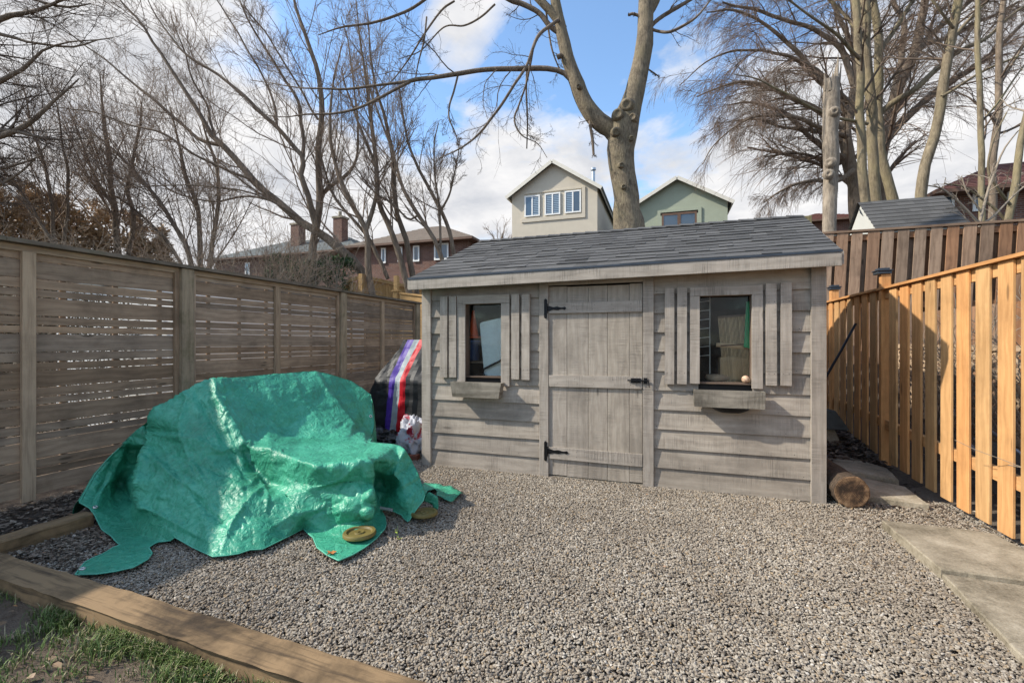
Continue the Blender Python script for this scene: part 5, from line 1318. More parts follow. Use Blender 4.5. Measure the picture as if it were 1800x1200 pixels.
def hip_house(name, label, x0, x1, y0, y1, zb, ze, zp, wm, rm, over=.5, cat='house', inset=None):
    root = empty(name, ((x0+x1)/2, y0, zb), label, cat)
    mb = MB(); mb.box((x0, y0, zb), (x1-x0, 0, 0), (0, y1-y0, 0), (0, 0, ze-zb)); mb.build('wall', wm, root)
    a0, a1, b0, b1 = x0-over, x1+over, y0-over, y1+over; hy = (b1-b0)/2; ins = inset if inset is not None else min(hy, (a1-a0)/2)
    E = [(a0, b0, ze), (a1, b0, ze), (a1, b1, ze), (a0, b1, ze)]; Rg = [(a0+ins, b0+hy, zp), (a1-ins, b0+hy, zp)]
    mb = MB(); up = Vector((0, 0, .01)); T = [Vector(p)+up*12 for p in E]
    Rr = [Vector(p)+up*12 for p in Rg]
    n = 14
    def strip(A, B, C_, D_):
        for k in range(n):
            p = A.lerp(D_, k/n); q = B.lerp(C_, k/n); p1 = A.lerp(D_, (k+1)/n); q1 = B.lerp(C_, (k+1)/n); h = Vector((0, 0, .025))
            mb.quad([p+h, q+h, q1, p1], rnd=U(.3, .7)); mb.quad([p, q, q+h, p+h], rnd=0)
    strip(T[0], T[1], Rr[1], Rr[0]); strip(T[2], T[3], Rr[0], Rr[1]); strip(T[1], T[2], Rr[1], Rr[1]); strip(T[3], T[0], Rr[0], Rr[0])
    mb.build('roof', rm, root)
    mb = MB()
    for i in range(4):
        p, q = Vector(E[i]), Vector(E[(i+1) % 4]); mb.quad([p, q, q+up*12, p+up*12])
    mb.quad([Vector(p) for p in E[::-1]]); mb.build('eaves', M['brownframe'], root)
    return root
h3 = hip_house('brick_house', 'red brick house with a tan hipped roof behind the bare trunks left of the shed', -18.7, -10.8, 24, 31, 0, 7.15, 9.0, M['brick'], M['shingle_tan'])
for a, b, c, d in ((671, 679, 436, 463), (727, 738, 432, 460), (764, 789, 428, 457), (700, 708, 434, 460)):
    mx_ = (a+b)/2; hwindow(h3, 23.97, XA(a, 24), XA(b, 24), ZA(mx_, d, 24), ZA(mx_, c, 24), M['whitetrim'], 1, fw=.09)
h4 = hip_house('brick_house', 'dark brick house with a grey roof and two chimneys farthest left', -33, -20.0, 26, 33, 0, 7.5, 9.4, M['brick'], M['shingle_grey'])
for px, Yc, ty in ((518, 27.5, 395), (593, 27.5, 383)):
    x = XA(px, Yc); mb = MB(); zt_ = ZA(px, ty, Yc); mb.box((x-.38, Yc, 7.0), (.76, 0, 0), (0, .7, 0), (0, 0, zt_-7.0)); ch = mb.build('chimney', M['brick'], h4)
    mb = MB(); mb.box((x-.45, Yc-.06, zt_), (.9, 0, 0), (0, .82, 0), (0, 0, .14)); mb.tube([(x, Yc+.3, zt_+.1), (x, Yc+.3, zt_+.55)], .12, 8); mb.build('chimney_cap', M['concrete'], ch)
for a, b in ((432, 440), (470, 478)): hwindow(h4, 25.97, XA(a, 26), XA(b, 26), ZA(a, 485, 26), ZA(a, 462, 26), M['whitetrim'], 1, fw=.09)
h5 = hip_house('garage', 'low garage showing only its pale grey roof above the shed ridge', XA(1215, 14)+.4, XA(1403, 14)-.4, 14, 18.5, .8, 4.32, 4.95, M['stucco'], M['shingle_grey'], .4, 'garage')
h6 = hip_house('bungalow', 'far bungalow with a red brown roof glimpsed behind the splintered snag', XA(1400, 36), XA(1520, 36), 36, 42, 3, ZA(1440, 391, 36), ZA(1440, 372, 38), M['brick'], M['shingle_red'])
h7 = hip_house('brick_house', 'dark brick house with a red brown roof at the far right', 9.6, 20, 20.5, 26, 2.0, 6.55, 8.25, M['brick'], M['shingle_red'], .6)
for a, b, c, d in ((1654, 1676, 343, 380), (1708, 1724, 338, 372), (1769, 1780, 338, 368)):
    mx_ = (a+b)/2; hwindow(h7, 20.47, XA(a, 20.5), XA(b, 20.5), ZA(mx_, d, 20.5), ZA(mx_, c, 20.5), M['whitetrim'], 1, fw=.08)
# little shed with pale gable over the back fence
root = empty('small_shed', (4.6, 11, 2), 'small shed with dark shingle roof and white louvred gable peeking over the tall fence', 'shed')
x0, x1, y0, y1, ze, zr = 4.05, 5.42, 11.05, 12.75, 3.62, 4.36; ym = 11.88
mb = MB(); mb.box((x0, y0, 1.2), (x1-x0, 0, 0), (0, y1-y0, 0), (0, 0, ze-1.2)); mb.quad([(x0, y0, ze), (x0, ym, zr-.02), (x0, y1, ze)]); mb.quad([(x1, y0, ze), (x1, y1, ze), (x1, ym, zr-.02)]); mb.build('wall', plain('pale vinyl', (.50, .50, .46), .6, .05, 2), root)
mb = MB()
for k in range(8):
    t0, t1 = k/8, (k+1.2)/8
    for (ya, yb) in ((y0-.08, ym), (y1+.08, ym)):
        u = x0-.06
        while u < x1+.06:
            u1 = min(x1+.08, u+U(.15, .3)); P = lambda xx, tt, h: Vector((xx, ya+(yb-ya)*min(tt, 1), ze-.05+(zr-ze+.07)*min(tt, 1)+h)); mb.quad([P(u, t0, .03), P(u1, t0, .03), P(u1, t1, .012), P(u, t1, .012)], rnd=U(.25, .75)); mb.quad([P(u, t0, .0), P(u1, t0, .0), P(u1, t0, .03), P(u, t0, .03)], rnd=0); u = u1
mb.build('roof', M['shingle'], root)
mb = MB()
for s_ in (0, 1, 2): mb.box((x0-.012, ym-.13+s_*.045, zr-.30+s_*.05), (0, .16-s_*.02, .11), (0, 0, .018), (.01, 0, 0))
mb.build('vent', M['capmetal'], root)
# far yellow fences beyond the slatted fence
fy = empty('far_board_fence', (-7.6, 10, .8), 'pale new board fence with a corner post beyond the grey slat fence', 'fence')
A = Vector(atD(604, 495, 12.9)); B = Vector(atD(636, 484, 12.6)); C_ = Vector(atX(742, 507, B.x)); 
for P0, P1 in ((A, B), (B, C_)):
    d = P1-P0; d.z = 0; n = int(d.length/.15); u_ = d.normalized()
    mb = MB()
    for i in range(n): p = P0.lerp(P1, i/n); mb.box((p.x, p.y, p.z-1.9), (0, 0, 1.80), u_*.135, (.02, .0, 0) if abs(u_.y) > .7 else (0, .02, 0))
    mb.build('board_panel', M['cedar_far'], fy)
    mb = MB(); sd = Vector((u_.y, -u_.x, 0))*.05; q = Vector((P0.x, P0.y, P0.z-.10)); mb.box(q+sd*.6, P1-P0, (0, 0, .10), sd); mb.build('rail', M['cedar_far'], fy)
mb = MB(); mb.box((B.x-.02, B.y-.12, B.z-2.2), (0, 0, 2.23), (.12, 0, 0), (0, .12, 0)); mb.build('post', M['cedar_far'], fy)
p = atD(697, 511, 11.2)
f2 = empty('low_board_fence', (p[0], p[1], .5), 'short pale fence section with a capped post just behind the grey slat fence', 'fence')
mb = MB(); mb.box((p[0]-.06, p[1]-.06, p[2]-1.6), (0, 0, 1.58), (.12, 0, 0), (0, .12, 0)); po = mb.build('post', M['cedar_far'], f2)
mb = MB(); mb.box((p[0]-.09, p[1]-.09, p[2]-.02), (.18, 0, 0), (0, .18, 0), (0, 0, .03)); mb.box((p[0]-.05, p[1]-.05, p[2]+.012), (.1, 0, 0), (0, .1, 0), (0, 0, .35), ); mb.build('post_cap', M['cedar_far'], po)
q0 = Vector(atD(703, 514, 11.1)); q1 = Vector(atD(748, 519, 10.6)); mb = MB(); mb.box(q0-Vector((0, 0, 1.4)), q1-q0, (0, 0, 1.36), (0, .03, 0)); mb.build('board_panel', M['cedar_far'], f2)
mb = MB(); mb.box(q0+Vector((0, -.04, -.035)), q1-q0, (0, 0, .04), (0, .12, 0)); mb.build('rail', M['cedar_far'], f2)
mb = MB(); c = atY(1420.5, 379, 10.5); mb.box((c[0]-.07, 10.5, .8), (0, 0, c[2]-.8), (.14, 0, 0), (0, .14, 0)); tag(mb.build('mossy_post', wood('mossy post', (.12, .10, .04), (.26, .22, .12), .1, 1.3, 0, .3, .3, moss=.6), bevel=.01), 'short mossy timber post standing between shed roof and snag', 'post')
# lattice, pipes behind the picket fence
lt = empty('lattice_panel', (3.2, 4.6, 0), 'weathered diagonal lattice panel behind the gaps of the new fence', 'lattice')
mb = MB(); y = 2.4
while y < 9: 
    for s_, xo in ((1, 0), (-1, .012)):
        a = (3.35+xo, y, .35); L = Vector((0, .9*s_, .9)); mb.box(a if s_ > 0 else (a[0], y+.9, a[2]), L, (0, .028*1, -.028*s_), (.008, 0, 0))
    y += .13
mb.build('lattice_strip', M['fence_brown'], lt)
mb = MB(); mb.box((3.33, 2.3, 1.25), (0, 6.7, 0), (0, 0, .06), (.04, 0, 0)); mb.box((3.33, 2.3, .30), (0, 6.7, 0), (0, 0, .06), (.04, 0, 0)); mb.build('lattice_frame', M['fence_brown'], lt)
nb = empty('side_board_fence', (3.9, 5, 0), 'dark old boards closing the view behind the lattice', 'fence')
mb = MB(); y = 2.2
while y < 9: mb.box((3.9, y, .1), (0, 0, 1.72), (0, .14, 0), (.02, 0, 0), rnd=U(0, .6)); y += .155
mb.build('board_panel', M['oldfence'], nb)
gm = plain('galvanised pipe', (.32, .34, .36), .4, .2, 10, .6)
for i in range(9):
    y = 3.0+i*.42; a = Vector((2.5+U(0, .5), y, .12+U(0, .25))); b = a+Vector((U(.1, .5), U(.5, 1.2), U(.1, .5))); mb = MB(); mb.tube([a, b], U(.014, .026), 10)
    tag(mb.build('steel_pipe', gm, smooth=True), 'grey steel pipe in the pile behind the new fence pickets', 'pipe', 'pipes piled behind the new fence')
# ------------------------------------------------------------------ trees
def catmull(P, n):
    P = np.array(P, float); m = len(P)
    if m == 2: return P[0]+(P[1]-P[0])*np.linspace(0, 1, n)[:, None]
    E = np.vstack([2*P[0]-P[1], P, 2*P[-1]-P[-2]])
    seg = np.linalg.norm(np.diff(P[:, :3], axis=0), axis=1); cum = np.concatenate([[0], np.cumsum(seg)])
    out = []
    for s in np.linspace(0, cum[-1], n):
        i = min(m-2, max(0, int(np.searchsorted(cum, s, side='right')-1))); t_ = (s-cum[i])/max(seg[i], 1e-6)
        a, b, c, d = E[i], E[i+1], E[i+2], E[i+3]
        out.append(.5*((2*b)+(c-a)*t_+(2*a-5*b+4*c-d)*t_**2+(3*b-a-3*c+d)*t_**3))
    return np.array(out)
def tubes_arrays(P, Rr, sides, wob=0.0):
    """P (N,K,3), Rr (N,K)"""
    N, K, _ = P.shape
    T = np.empty_like(P); T[:, 1:-1] = P[:, 2:]-P[:, :-2]; T[:, 0] = P[:, 1]-P[:, 0]; T[:, -1] = P[:, -1]-P[:, -2]
    T /= np.linalg.norm(T, axis=2, keepdims=True)+1e-9
    mean = P[:, -1]-P[:, 0]; ax = np.argmin(np.abs(mean), axis=1); ref = np.eye(3)[ax][:, None, :]
    A = np.cross(T, np.broadcast_to(ref, T.shape)); A /= np.linalg.norm(A, axis=2, keepdims=True)+1e-9; B = np.cross(T, A)
    an = 2*np.pi*np.arange(sides)/sides
    ring = P[:, :, None, :]+Rr[:, :, None, None]*(A[:, :, None, :]*np.cos(an)[None, None, :, None]+B[:, :, None, :]*np.sin(an)[None, None, :, None])
    if wob: ring = ring+(ring-P[:, :, None, :])*rng.normal(0, wob, (N, K, sides, 1))
    V = ring.reshape(-1, 3)
    n_, k_, s_ = np.meshgrid(np.arange(N), np.arange(K-1), np.arange(sides), indexing='ij')
    b = (n_*K+k_)*sides; s2 = (s_+1) % sides
    Q = np.stack([b+s_, b+s2, b+sides+s2, b+sides+s_], -1).reshape(-1, 4)
    return V, Q
def np_mesh(name, chunks, mat, parent=None, smooth=True):
    Vs, Qs, o = [], [], 0
    for V, Q in chunks: Vs.append(V); Qs.append(Q+o); o += len(V)
    V = np.vstack(Vs).astype(np.float32); Q = np.vstack(Qs).astype(np.int32)
    me = bpy.data.meshes.new(name); me.vertices.add(len(V)); me.vertices.foreach_set('co', V.ravel())
    me.loops.add(Q.size); me.loops.foreach_set('vertex_index', Q.ravel()); me.polygons.add(len(Q))
    me.polygons.foreach_set('loop_start', np.arange(0, Q.size, 4, dtype=np.int32)); me.polygons.foreach_set('loop_total', np.full(len(Q), 4, np.int32))
    if smooth: me.polygons.foreach_set('use_smooth', np.ones(len(Q), dtype=bool))
    me.update(calc_edges=True); me.materials.append(mat); return link(name, me, parent)
def grow(P, Rr, m, ang, lf, trop, wig, K, tmin, rmul, rmin, labs=None, tpow=1.0):
    """children of the polylines P (N,K0,3): returns (N*m, K, 3)"""
    N, K0, _ = P.shape
    cnt = N*m; pi_ = np.repeat(np.arange(N), m)
    t_ = tmin+(1-tmin)*rng.random(cnt)**tpow; t_ = np.minimum(t_, .995)
    f = t_*(K0-1); i0 = f.astype(int); fr_ = (f-i0)[:, None]
    p = P[pi_, i0]*(1-fr_)+P[pi_, i0+1]*fr_
    r = Rr[pi_, i0]*(1-fr_[:, 0])+Rr[pi_, i0+1]*fr_[:, 0]
    T = P[pi_, i0+1]-P[pi_, i0]; T /= np.linalg.norm(T, axis=1, keepdims=True)+1e-9
    Lp = np.linalg.norm(np.diff(P, axis=1), axis=2).sum(1)[pi_]
    rd = rng.normal(size=(cnt, 3)); rd -= (rd*T).sum(1, keepdims=True)*T; rd /= np.linalg.norm(rd, axis=1, keepdims=True)
    a = np.radians(rng.uniform(*ang, cnt))[:, None]
    d = T*np.cos(a)+rd*np.sin(a)
    L = (labs if labs is not None else Lp*1.0)*rng.uniform(*lf, cnt)*(1.15-.55*t_)
    out = np.empty((cnt, K, 3)); out[:, 0] = p; st = (L/(K-1))[:, None]
    bend = rng.normal(0, wig*.6, (cnt, 3))
    for k in range(1, K):
        d = d+np.array([0, 0, trop])+rng.normal(0, wig, (cnt, 3))+bend*.4; d /= np.linalg.norm(d, axis=1, keepdims=True)
        out[:, k] = out[:, k-1]+d*st
    r0 = np.maximum(r*rmul*rng.uniform(.7, 1.0, cnt), rmin); tp = np.linspace(1, .35, K)[None]
    return out, np.maximum(r0[:, None]*tp, rmin*.8)
def limb(spec, D, K=22):
    """spec: (px, py, width_px[, extra depth])"""
    rows = []
    for s in spec:
        d = D+(s[3] if len(s) > 3 else 0); p = atD(s[0], s[1], d); rows.append((*p, s[2]/2*d/FPX))
    c = catmull(rows, K); return c[:, :3], np.maximum(c[:, 3], .003)
def wiggle(P, amp):
    out = P.copy(); ph = rng.random(3)*20
    for i in range(len(out)):
        q = Vector((out[i][0]*1.1+ph[0], out[i][1]*1.1+ph[1], out[i][2]*1.1+ph[2])); out[i] += np.array(noise.noise_vector(q))*amp*min(1, i/4)
    return out
def make_tree(name, label, base, D, limbs, bmat, tmat, levels, group=None, cat='tree', sides=14, K=22, amp=.05, trunk_n=1, twig_from=0, knots=None, crown='crown', lmat=None, thin=1.0):
    root = empty(name, tuple(base), label, cat, group)
    LP, LR = [], []
    for s in limbs:
        P, Rr = limb(s, D, K); Rr = Rr*thin; LP.append(wiggle(P, amp)); LR.append(Rr)
    LP, LR = np.array(LP), np.array(LR)
    ch = []
    for i in range(len(LP)):
        V, Q = tubes_arrays(LP[i:i+1], LR[i:i+1], sides if LR[i].max() > .05 else 8, .02); ch.append((V, Q))
    np_mesh('trunk', ch[:trunk_n], bmat, root)
    if len(ch) > trunk_n: np_mesh('limbs', ch[trunk_n:], lmat or bmat, root)
    cur = (LP[twig_from:], LR[twig_from:]); tw = []
    for lv in levels:
        lv = dict(lv); sd = lv.pop('sides', 3); keep = lv.pop('keep', False); src = lv.pop('src', None)
        if src is not None: base_ = src
        nP, nR = grow(*cur, **lv); tw.append(tubes_arrays(nP, nR, sd)); cur = (nP, nR)
    if tw: np_mesh(crown, tw, tmat, root)
    return root
L = lambda m, ang, lf, trop, wig, K, tmin, rmul, rmin, **k: dict(m=m, ang=ang, lf=lf, trop=trop, wig=wig, K=K, tmin=tmin, rmul=rmul, rmin=rmin, **k)
# --- big forked maple behind the shed
DM = 8.4
main_limbs = [
 [(1112, 560, 66), (1108, 440, 56), (1106, 402, 55), (1101, 372, 45), (1100, 340, 42), (1094, 300, 43), (1091, 265, 46), (1094, 240, 50), (1097, 215, 50), (1106, 195, 40), (1113, 170, 34), (1121, 140, 32), (1128, 105, 30), (1132, 78, 29), (1133, 50, 27), (1134, 20, 26), (1136, -30, 24), (1140, -130, 18), (1150, -260, 9)],
 [(1088, 245, 30), (1072, 226, 30), (1055, 214, 30), (1037, 194, 29), (1025, 175, 27), (1017, 156, 26), (1006, 128, 23), (998, 105, 22), (994, 89, 22), (987, 55, 20), (980, 20, 18), (972, -20, 15), (955, -100, 11), (930, -200, 6)],
 [(990, 52, 15), (972, 25, 14), (947, -2, 13), (915, -40, 10), (880, -110, 6)],
 [(1134, 30, 20), (1150, 5, 17), (1165, -30, 14), (1200, -120, 8)],
 [(1003, 140, 9), (990, 128, 9), (963, 121, 9), (908, 121, 9), (850, 122, 8), (803, 130, 8), (765, 137, 7), (733, 140, 7), (718, 144, 6.5), (690, 147, 4.5), (655, 151, 4.5), (609, 157, 4), (560, 155, 3), (500, 150, 2, .2), (440, 140, 1.3, .4)],
 [(720, 144, 6), (700, 155, 5), (671, 171, 5), (632, 190, 4.5), (589, 200, 4), (539, 202, 3), (500, 207, 1.6), (455, 200, 1)],
 [(984, 60, 9), (965, 45, 9), (947, 23, 9), (920, 8, 9), (897, 0, 9), (870, -15, 8), (820, -40, 6), (750, -60, 4)],
 [(982, 35, 6, -.1), (968, 45, 6, -.2), (947, 62, 6, -.3), (935, 90, 5.5, -.4), (926, 117, 5, -.4), (905, 150, 5, -.5), (885, 180, 5, -.5), (863, 208, 4.5, -.5), (842, 233, 4, -.5), (810, 258, 3, -.5), (772, 278, 1.5, -.5)],
 [(940, 72, 4, -.3), (932, 117, 4, -.2), (925, 150, 3.6, -.1), (912, 185, 3.4, 0), (904, 206, 3.4, 0), (908, 225, 3, 0), (921, 240, 2.2, 0), (945, 252, 1.5, 0), (962, 278, 1, 0)],
 [(926, 120, 3.5, .1), (925, 165, 3.4, .1), (927, 210, 3, .1), (926, 262, 2.2, .1)],
 [(805, 132, 3.5), (798, 160, 3.4), (790, 185, 3.2), (789, 208, 3), (799, 232, 2.4), (805, 250, 1.5)],
 [(960, 20, 3.5, .2), (963, 50, 3.4, .3), (970, 90, 3, .3), (985, 125, 2, .3), (998, 140, 1.4, .3)],
 [(1139, 52, 8), (1155, 36, 7), (1180, 20, 7), (1210, 3, 6), (1260, -30, 4)],
 [(1140, 50, 5, -.1), (1158, 56, 5, -.1), (1177, 57, 5, -.2), (1200, 47, 5, -.2), (1225, 30, 4, -.3), (1250, 0, 3, -.3), (1270, -30, 2, -.3)],
 [(1125, 28, 5), (1112, 24, 5), (1104, 26, 4)],
 [(1138, 122, 3), (1150, 130, 2.5), (1159, 137, 2)],
 [(1034, 198, 5, 0), (1036, 222, 5, -.05), (1040, 245, 5, -.1), (1043, 271, 4, -.1)],
 [(985, 99, 9, -.05), (979, 101, 9, -.05)],
 [(749, -2, 5, .3), (720, 18, 5, .3), (690, 30, 4.5, .2), (650, 42, 4, .2), (600, 50, 3, .1), (560, 62, 1.5, 0)],
 [(799, 2, 3.5, .3), (775, 20, 3.5, .3), (745, 60, 3.2, .2), (720, 100, 2.8, .2), (690, 140, 2, .1), (660, 165, 1.2, .1)],
 [(870, 8, 3.5, .2), (845, 30, 3.4, .2), (815, 45, 3, .2), (780, 48, 2.5, .2), (740, 90, 2, .2), (700, 105, 1.3, .2)],
 [(750, 30, 3, .1), (745, 70, 3, .1), (735, 110, 2.5, .1), (728, 150, 1.5, .1)]]
mt = make_tree('maple_tree', 'large forked maple trunk rising just behind the shed roof', (1.2, 8.2, .4), DM, main_limbs, M['bark_main'], M['twig'],
  [L(10, (25, 70), (.12, .34), -.03, .14, 10, .12, .34, .0042, sides=4, tpow=.8), L(6, (25, 60), (.30, .6), -.02, .16, 6, .15, .55, .0026), L(4, (25, 60), (.30, .6), 0, .18, 4, .2, .7, .0019)],
  trunk_n=4, twig_from=3, sides=26, K=40, amp=.025, lmat=M['bark_dark'])
# bark knots and pruning scars
mb = MB()
for (px, py, r_, dz) in ((1086, 200, 8, 0), (1102, 184, 9, .1), (1112, 206, 6, .1), (1083, 232, 6, 0), (1110, 243, 4, .1), (1092, 290, 4, .1), (1096, 328, 3.5, .1), (1017, 152, 3.5, 0)):
    c = Vector(atD(px, py, DM-.26)); rr_ = r_*DM/FPX; n_ = (Vector(O3)-c).normalized()+Vector((U(-.3, .3), 0, U(.0, .5))); n_.normalize()
    mb.lathe([(rr_*1.5, -.10), (rr_*1.35, -.04), (rr_*1.05, .015), (rr_*.8, .03), (rr_*.6, .018), (rr_*.3, .012), (0, .014)], c, n_, 16)
mb.build('pruning_scar', M['bark_main'], mt, smooth=True)
# --- snag
sg = empty('snag', tuple(atD(1459, 420, 8.3)), 'pale weathered dead trunk with a splintered broken top right of the shed', 'dead tree')
P, Rr = limb([(1462, 560, 20), (1460, 480, 20), (1458, 416, 20), (1459, 340, 22), (1461, 280, 23), (1460, 230, 23), (1461, 200, 25), (1461, 170, 24), (1461, 140, 20)], 8.3, 40)
V, Q = tubes_arrays(P[None], Rr[None], 28, 0.0); Vg = V.reshape(40, 28, 3)
for i in range(40):
    for k in range(28):
        n_ = noise.noise(Vector((Vg[i, k, 0]*9, Vg[i, k, 1]*9, Vg[i, k, 2]*1.6))); kn = noise.noise(Vector((Vg[i, k, 0]*5, Vg[i, k, 1]*5, Vg[i, k, 2]*4)))
        Vg[i, k] = P[i]+(Vg[i, k]-P[i])*(1+.12*n_+.16*max(0, kn))
np_mesh('trunk', [(Vg.reshape(-1, 3), Q)], M['bark_grey'], sg)
mb = MB()
for (px, top, w_, dd) in ((1452, 128, 6, 0), (1455, 140, 7, .1), (1459, 136, 7, -.08), (1463, 125, 7, 0), (1467, 112, 7, .05), (1470, 96, 6, 0), (1474, 112, 4, 0), (1450, 150, 5, .1)):
    a, b = Vector(atD(px, 160, 8.3+dd)), Vector(atD(px+(px-1460)*.35, top, 8.3+dd)); r_ = w_/2*8.3/FPX
    mb.tube([a, a.lerp(b, .6), b], [r_, r_*.7, .004], 6)
mb.build('splinter', M['bark_grey'], sg)
mb = MB()
for (px, py) in ((1457, 305), (1458, 285), (1468, 195)):
    c = Vector(atD(px, py, 8.12)); mb.lathe([(.10, -.05), (.065, .005), (.04, .018), (.02, .0), (0, -.005)], c, (Vector(O3)-c).normalized()+Vector((U(-.4, .4), 0, .3)), 12)
mb.build('knot', M['bark_grey'], sg, smooth=True)
# --- left spreading tree (trunks leaning from the fence corner)
twl = [L(15, (20, 50), (.20, .42), .05, .09, 9, .12, .36, .007, sides=4, tpow=.9), L(9, (18, 50), (.30, .65), .05, .12, 7, .10, .55, .0050), L(5, (20, 50), (.35, .7), .03, .15, 5, .12, .7, .0034)]
make_tree('spreading_tree', 'wide bare tree with long boughs sweeping left above the slatted fence', atD(600, 510, 13.5), 13.5, [
 [(655, 560, 26), (636, 480, 22), (600, 440, 20), (567, 413, 19), (536, 394, 18), (500, 362, 17), (465, 337, 16), (435, 305, 15), (412, 277, 14), (395, 258, 13), (379, 247, 12), (360, 215, 10), (337, 176, 9), (315, 145, 8), (296, 116, 7), (270, 75, 6), (247, 37, 5), (210, 0, 4), (170, -60, 2)],
 [(552, 540, 24, .3), (551, 480, 20, .3), (551, 431, 17, .3), (558, 385, 16, .3), (562, 345, 16, .3), (560, 300, 14, .3), (559, 262, 14, .3), (563, 225, 13, .3), (566, 195, 12, .3), (563, 150, 11, .3), (559, 124, 10, .3), (545, 85, 9, .3), (536, 56, 8, .3), (517, 0, 6, .3), (500, -70, 3, .3)],
 [(556, 400, 14, -.2), (550, 375, 14, -.3), (544, 349, 13, -.4), (535, 328, 13, -.5), (529, 307, 12, -.5), (532, 277, 11, -.5), (510, 250, 10, -.5), (487, 225, 9, -.5), (439, 176, 8, -.5), (405, 150, 7, -.5), (375, 127, 6, -.5), (326, 94, 5, -.5), (280, 40, 3, -.5), (250, -20, 2, -.5)],
 [(385, 255, 9, .3), (352, 247, 8, .4), (325, 225, 7, .5), (300, 202, 7, .5), (259, 165, 6, .5), (225, 138, 5, .5), (195, 112, 4, .5), (150, 80, 3, .5), (112, 49, 2.5, .5), (60, 10, 1.5, .5)],
 [(440, 315, 7, -.4), (400, 300, 6, -.6), (350, 275, 5.5, -.8), (290, 235, 5, -1), (230, 220, 4, -1), (160, 195, 3, -1), (90, 185, 2, -1)],
 [(532, 275, 9, .2), (533, 240, 8, .4), (527, 190, 7, .5), (500, 140, 6, .6), (470, 90, 5, .6), (440, 40, 4, .6), (415, -10, 3, .6)],
 [(562, 345, 10, .5), (585, 325, 9, .6), (605, 310, 8, .8), (625, 280, 6, .8), (630, 230, 5, .8), (625, 170, 4, .8), (615, 100, 3, .8), (600, 30, 2, .8)],
 [(379, 247, 6, 0), (372, 215, 5.5, .1), (365, 190, 5, .2), (340, 140, 4, .2), (325, 90, 3, .2), (300, 30, 2, .2)],
 [(487, 225, 6, -.5), (480, 180, 5, -.3), (455, 120, 4.5, -.3), (420, 60, 4, -.3), (380, 0, 3, -.3), (350, -40, 2, -.3)],
 [(559, 210, 6, .3), (535, 170, 5, .3), (490, 95, 4, .3), (460, 50, 3.5, .3), (430, 10, 3, .3)],
 [(530, 385, 5, -.3), (470, 350, 4, -.6), (400, 330, 3.5, -.8), (320, 325, 3, -1), (240, 330, 2, -1.2)],
 [(500, 360, 5, .3), (440, 345, 4.5, .8), (380, 355, 4, 1), (310, 340, 3, 1.2), (250, 300, 2, 1.4), (200, 250, 1.5, 1.4)]],
 M['bark_dark'], M['twig_brown'], twl, trunk_n=3, twig_from=0, sides=14, K=30, amp=.06, thin=.76)
# --- upright stems right of it
twu = [L(17, (18, 42), (.16, .34), .08, .08, 8, .20, .42, .007, sides=4), L(9, (18, 45), (.30, .65), .05, .11, 6, .12, .6, .0044), L(4, (20, 50), (.35, .65), .03, .15, 4, .15, .7, .0032)]
make_tree('slim_tree', 'pair of slim dark trunks in front of the red brick house', atD(680, 510, 13), 13, [
 [(724, 530, 15), (713, 493, 13), (697, 440, 12), (688, 410, 11), (679, 387, 11), (668, 360, 10), (663, 330, 9), (659, 280, 9), (655, 233, 8), (647, 170, 7), (640, 117, 5), (630, 50, 3), (625, -10, 2)],
 [(735, 530, 13, .3), (724, 477, 12, .3), (718, 440, 11, .3), (713, 413, 11, .3), (700, 375, 10, .3), (694, 330, 10, .3), (690, 272, 9, .3), (679, 218, 7, .3), (660, 150, 5, .3), (650, 80, 3, .3), (645, 20, 2, .3)],
 [(655, 520, 14, -.4), (647, 477, 13, -.4), (645, 440, 12, -.4), (643, 408, 11, -.4), (632, 380, 10, -.4), (620, 360, 9, -.4), (600, 320, 8, -.4), (588, 280, 7, -.4), (580, 220, 6, -.4), (585, 150, 4, -.4), (600, 80, 2.5, -.4)],
 [(643, 405, 10, -.4), (652, 380, 9, -.3), (661, 350, 8, -.2), (665, 325, 8, -.1), (660, 290, 6, 0), (640, 240, 5, 0), (620, 190, 4, 0), (600, 120, 2.5, 0)],
 [(682, 490, 8, .5), (672, 465, 8, .5), (660, 445, 8, .5), (650, 420, 7, .5), (620, 385, 6, .5), (590, 350, 5, .5), (570, 300, 4, .5), (560, 250, 3, .5)]],
 M['bark_dark'], M['twig_brown'], twu, trunk_n=2, sides=12, K=24, thin=.85)
make_tree('slim_tree', 'slender bare tree whose tips end left of the beige house', atD(780, 500, 13), 12.5, [
 [(790, 500, 10), (775, 448, 9), (757, 410, 9), (737, 381, 8.5), (722, 360, 8), (710, 335, 7), (700, 300, 6), (690, 265, 5), (670, 210, 4), (650, 150, 3), (640, 90, 2)],
 [(805, 490, 9, .3), (796, 437, 8.5, .3), (792, 412, 8, .3), (779, 380, 8, .3), (764, 350, 7.5, .3), (748, 320, 7, .3), (733, 292, 6, .3), (718, 253, 5, .3), (708, 200, 4, .3), (700, 150, 2.5, .3)],
 [(774, 450, 5, .1), (775, 400, 5, .1), (772, 360, 4.5, .1), (765, 310, 4, .1), (763, 260, 3, .1), (770, 215, 2, .1)],
 [(775, 370, 5, .3), (790, 340, 4, .3), (800, 300, 3, .3), (806, 260, 2, .3)],
 [(735, 378, 5, 0), (718, 385, 4, 0), (690, 360, 4, 0), (660, 340, 3, 0), (620, 300, 2, 0)]],
 M['bark_dark'], M['twig_brown'], [dict(l) for l in twu], trunk_n=2, sides=12, K=22, thin=.85)
